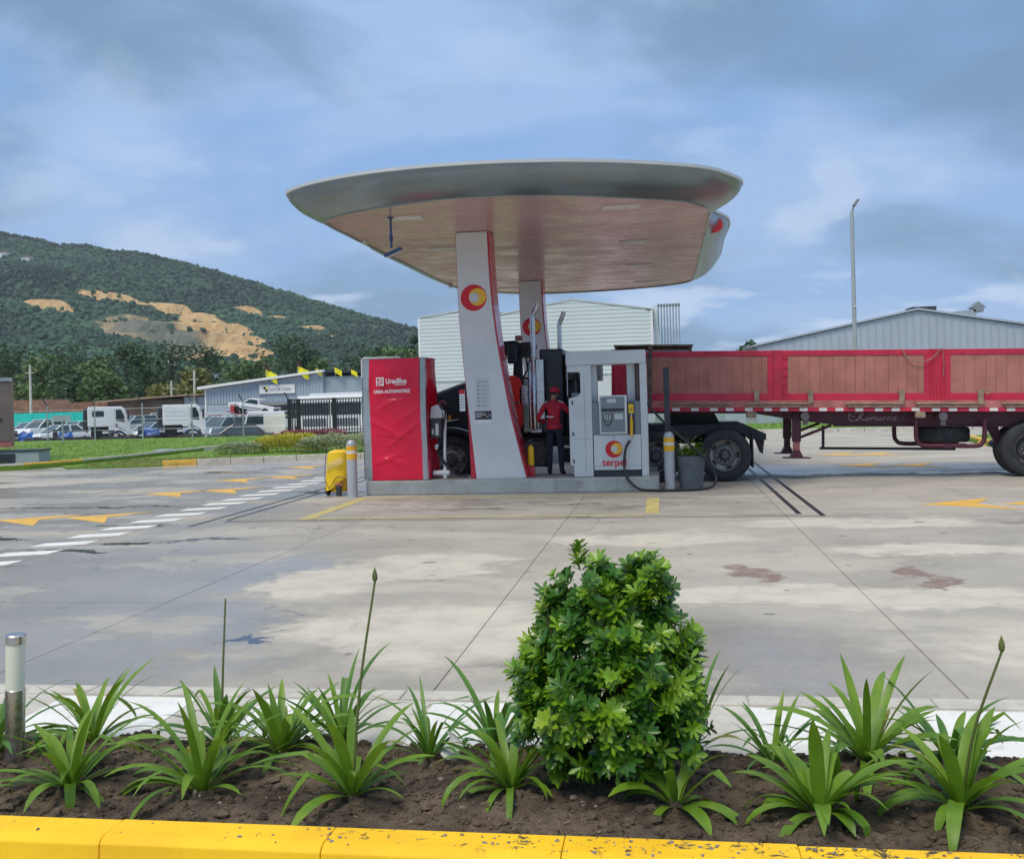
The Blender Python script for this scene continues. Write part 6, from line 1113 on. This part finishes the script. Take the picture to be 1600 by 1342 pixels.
# ================================================================== HILL
RID = [(-3000, 330), (-2200, 345), (-1500, 335), (-1072, 298), (-925, 267), (-803, 248), (-706, 220), (-579, 177), (-466, 139), (-374, 113), (-250, 74), (-100, 40), (0, 20), (200, 8), (3000, 5)]
def ridge(x):
    for (a, b), (c, d) in zip(RID, RID[1:]):
        if x <= c: return b+(d-b)*(x-a)/(c-a)
    return 5
SCARS = [(-701, 1183, 30, 18, 0), (-670, 1190, 30, 14, 0), (-640, 1192, 26, 13, 0), (-610, 1184, 26, 14, 0), (-578, 1165, 26, 18, 0), (-545, 1140, 26, 22, 0), (-515, 1138, 26, 14, 0), (-520, 1095, 34, 34, 0), (-495, 1120, 22, 14, 0), (-474, 1040, 30, 46, 0), (-445, 960, 30, 55, 0), (-430, 990, 24, 20, 0), (-408, 955, 17, 30, 0), (-395, 915, 12, 20, 0), (-560, 1030, 40, 36, 1), (-600, 1065, 30, 30, 1), (-520, 1008, 36, 30, 1), (-484, 980, 24, 24, 1), (-560, 1090, 36, 20, 0), (-716, 1083, 26, 16, 0), (-690, 1062, 16, 14, 0), (-735, 1092, 14, 8, 0), (-548, 1267, 16, 10, 0), (-521, 1254, 16, 10, 0), (-502, 1243, 14, 8, 0), (-437, 1217, 13, 9, 0), (-415, 1192, 13, 9, 0)]
def scar(x, y):
    a = b = 0
    for cx, cy, rx, ry, k in SCARS:
        d = math.hypot((x-cx)/rx, (y-cy)/ry); v = max(0, min(1, 1.75-d))
        if k == 0: a = max(a, v)
        else: b = max(b, v)
    return max(a, b), (b if b > a else b*.4)
def hillz(x, y):
    t = min(1, max(0, (y-400)/1100)); z = ridge(x)*t**1.15
    if y > 1500: z = ridge(x)*max(0, 1-((y-1500)/900)**2)
    k = min(1, t*2.2); z += k*(14*mnoise.noise((x*.006, y*.006, 1))*(1 if y < 1380 else max(0, (1500-y)/120))+5*mnoise.noise((x*.02, y*.02, 4))+2*mnoise.noise((x*.06, y*.06, 7)))
    s_, _ = scar(x, y)
    if s_ > .3: q = 17.0; zz = math.floor(z/q)*q+q*min(1, max(0, (z/q-math.floor(z/q)-.35)*3)); z = z*(1-s_)+(zz+1.5*mnoise.noise((x*.1, y*.1, 2)))*s_
    return z-2 if t > 0 else -2
XS = [-2600+40*i for i in range(38)]+[-1080+7*i for i in range(124)]+[-212+30*i for i in range(28)]; YS = [395+16*i for i in range(28)]+[843+7.5*i for i in range(60)]+[1293+16*i for i in range(16)]+[1560+70*i for i in range(10)]
hm = M(); sv = []
for y in YS:
    for x in XS: hm.v.append((x, y, hillz(x, y))); sv.append(scar(x, y))
nx = len(XS); hm.f = [(j*nx+i, j*nx+i+1, (j+1)*nx+i+1, (j+1)*nx+i) for j in range(len(YS)-1) for i in range(nx-1)]; hm.m = [0]*len(hm.f)
ho = hm.build('hillside', 'hill_mat', smooth=True, fixn=False); struct(ho); at = ho.data.color_attributes.new('scar', 'FLOAT_COLOR', 'POINT'); at.data.foreach_set('color', [q for a, b in sv for q in (a, b, 0, 1)])
fm = M(); ft = []
OCT = [Vector(p) for p in ((1, 0, 0), (-1, 0, 0), (0, 1, 0), (0, -1, 0), (0, 0, 1), (0, 0, -1))]
def crownblob(x, y, z, r_):
    tn = rnd.uniform(.75, 1.25)*(1+1.0*mnoise.noise((x*.007, y*.007, 6)))*(1.25-.45*min(1, max(0, (y-700)/700))); zr = rnd.random()*6; rm = rotm(rnd.uniform(-.4, .4), rnd.uniform(-.4, .4), zr); n0 = len(fm.v)
    fm.add([Vector((x, y, z))+(rm @ Vector((p.x*r_, p.y*r_, p.z*r_*1.0)))*rnd.uniform(.55, 1.3) for p in ICO], IF); ft.extend([tn]*(len(fm.v)-n0))
for _ in range(30000):
    y = 430+1080*rnd.random()**.75; x = -y*.92+rnd.random()*(y*.92+60); s_, _b = scar(x, y)
    if s_ > .35 and rnd.random() > .06: continue
    r_ = (1.3+3.4*rnd.random()**1.6)*(.85 if y > 1250 else 1); crownblob(x, y, hillz(x, y)+r_*.35, r_)
for i in range(420):
    x = -1100+1000*i/420+rnd.uniform(-3, 3); crownblob(x, 1496+rnd.uniform(-8, 4), hillz(x, 1490)+rnd.uniform(.5, 2.5), rnd.uniform(2, 5))
for _ in range(2600):
    y = rnd.uniform(265, 440); x = -y*.92+rnd.random()*(y*.92-20); r_ = rnd.uniform(2.0, 4.2); crownblob(x, y, -1+rnd.uniform(.3, 1)*r_*2.2*(.5+.5*min(1, -x/150)), r_)
tag(fm.build('hillside_forest', 'forest', tone=ft, fixn=False, smooth=True), 'dense dark forest covering the hillside', 'forest', kind='stuff')
for x, y, w_, h, lab in ((-965, 1350, 22, 4, 'long pale house high on the hill at the left edge'), (-915, 1340, 12, 3, 'pale house high on the hill, right of the long one'), (-392, 760, 7, 4, 'small white house low on the wooded slope'), (-330, 700, 6, 4, 'tiny white house among trees above the workshop')):
    t = thing('hill_house', lab, 'house', (x, y, hillz(x, y)+2), 0, None, local=True); box('wall', 'white_trim', t, -w_/2, w_/2, -6, 6, -6, h); M().prism([(-w_/2-.6, h), (w_/2+.6, h), (w_/2-1, h+2.4), (-w_/2+1, h+2.4)], 'y', -6.5, 6.5).build('roof', 'tile_roof', t)
    for k in range(3): box('window', 'glass_dark', t, -w_/2+w_*(k+.35)/3, -w_/2+w_*(k+.65)/3, -6.1, -6, h*.3, h*.7)

# ================================================================== HAZE
hzm = bpy.data.materials.new('haze_air'); hzm.use_nodes = True; hn = hzm.node_tree; hn.nodes.clear(); pv_ = hn.nodes.new('ShaderNodeVolumePrincipled'); pv_.inputs['Color'].default_value = (.80, .88, .97, 1); pv_.inputs['Density'].default_value = .00011; pv_.inputs['Anisotropy'].default_value = .2
ou = hn.nodes.new('ShaderNodeOutputMaterial'); hn.links.new(pv_.outputs[0], ou.inputs['Volume']); MATS['haze_air'] = hzm
tag(M().box(-3010, 1510, -160, 2510, -4, 460).build('haze', 'haze_air'), 'thin pale haze in the air over the whole valley', 'haze', kind='stuff')
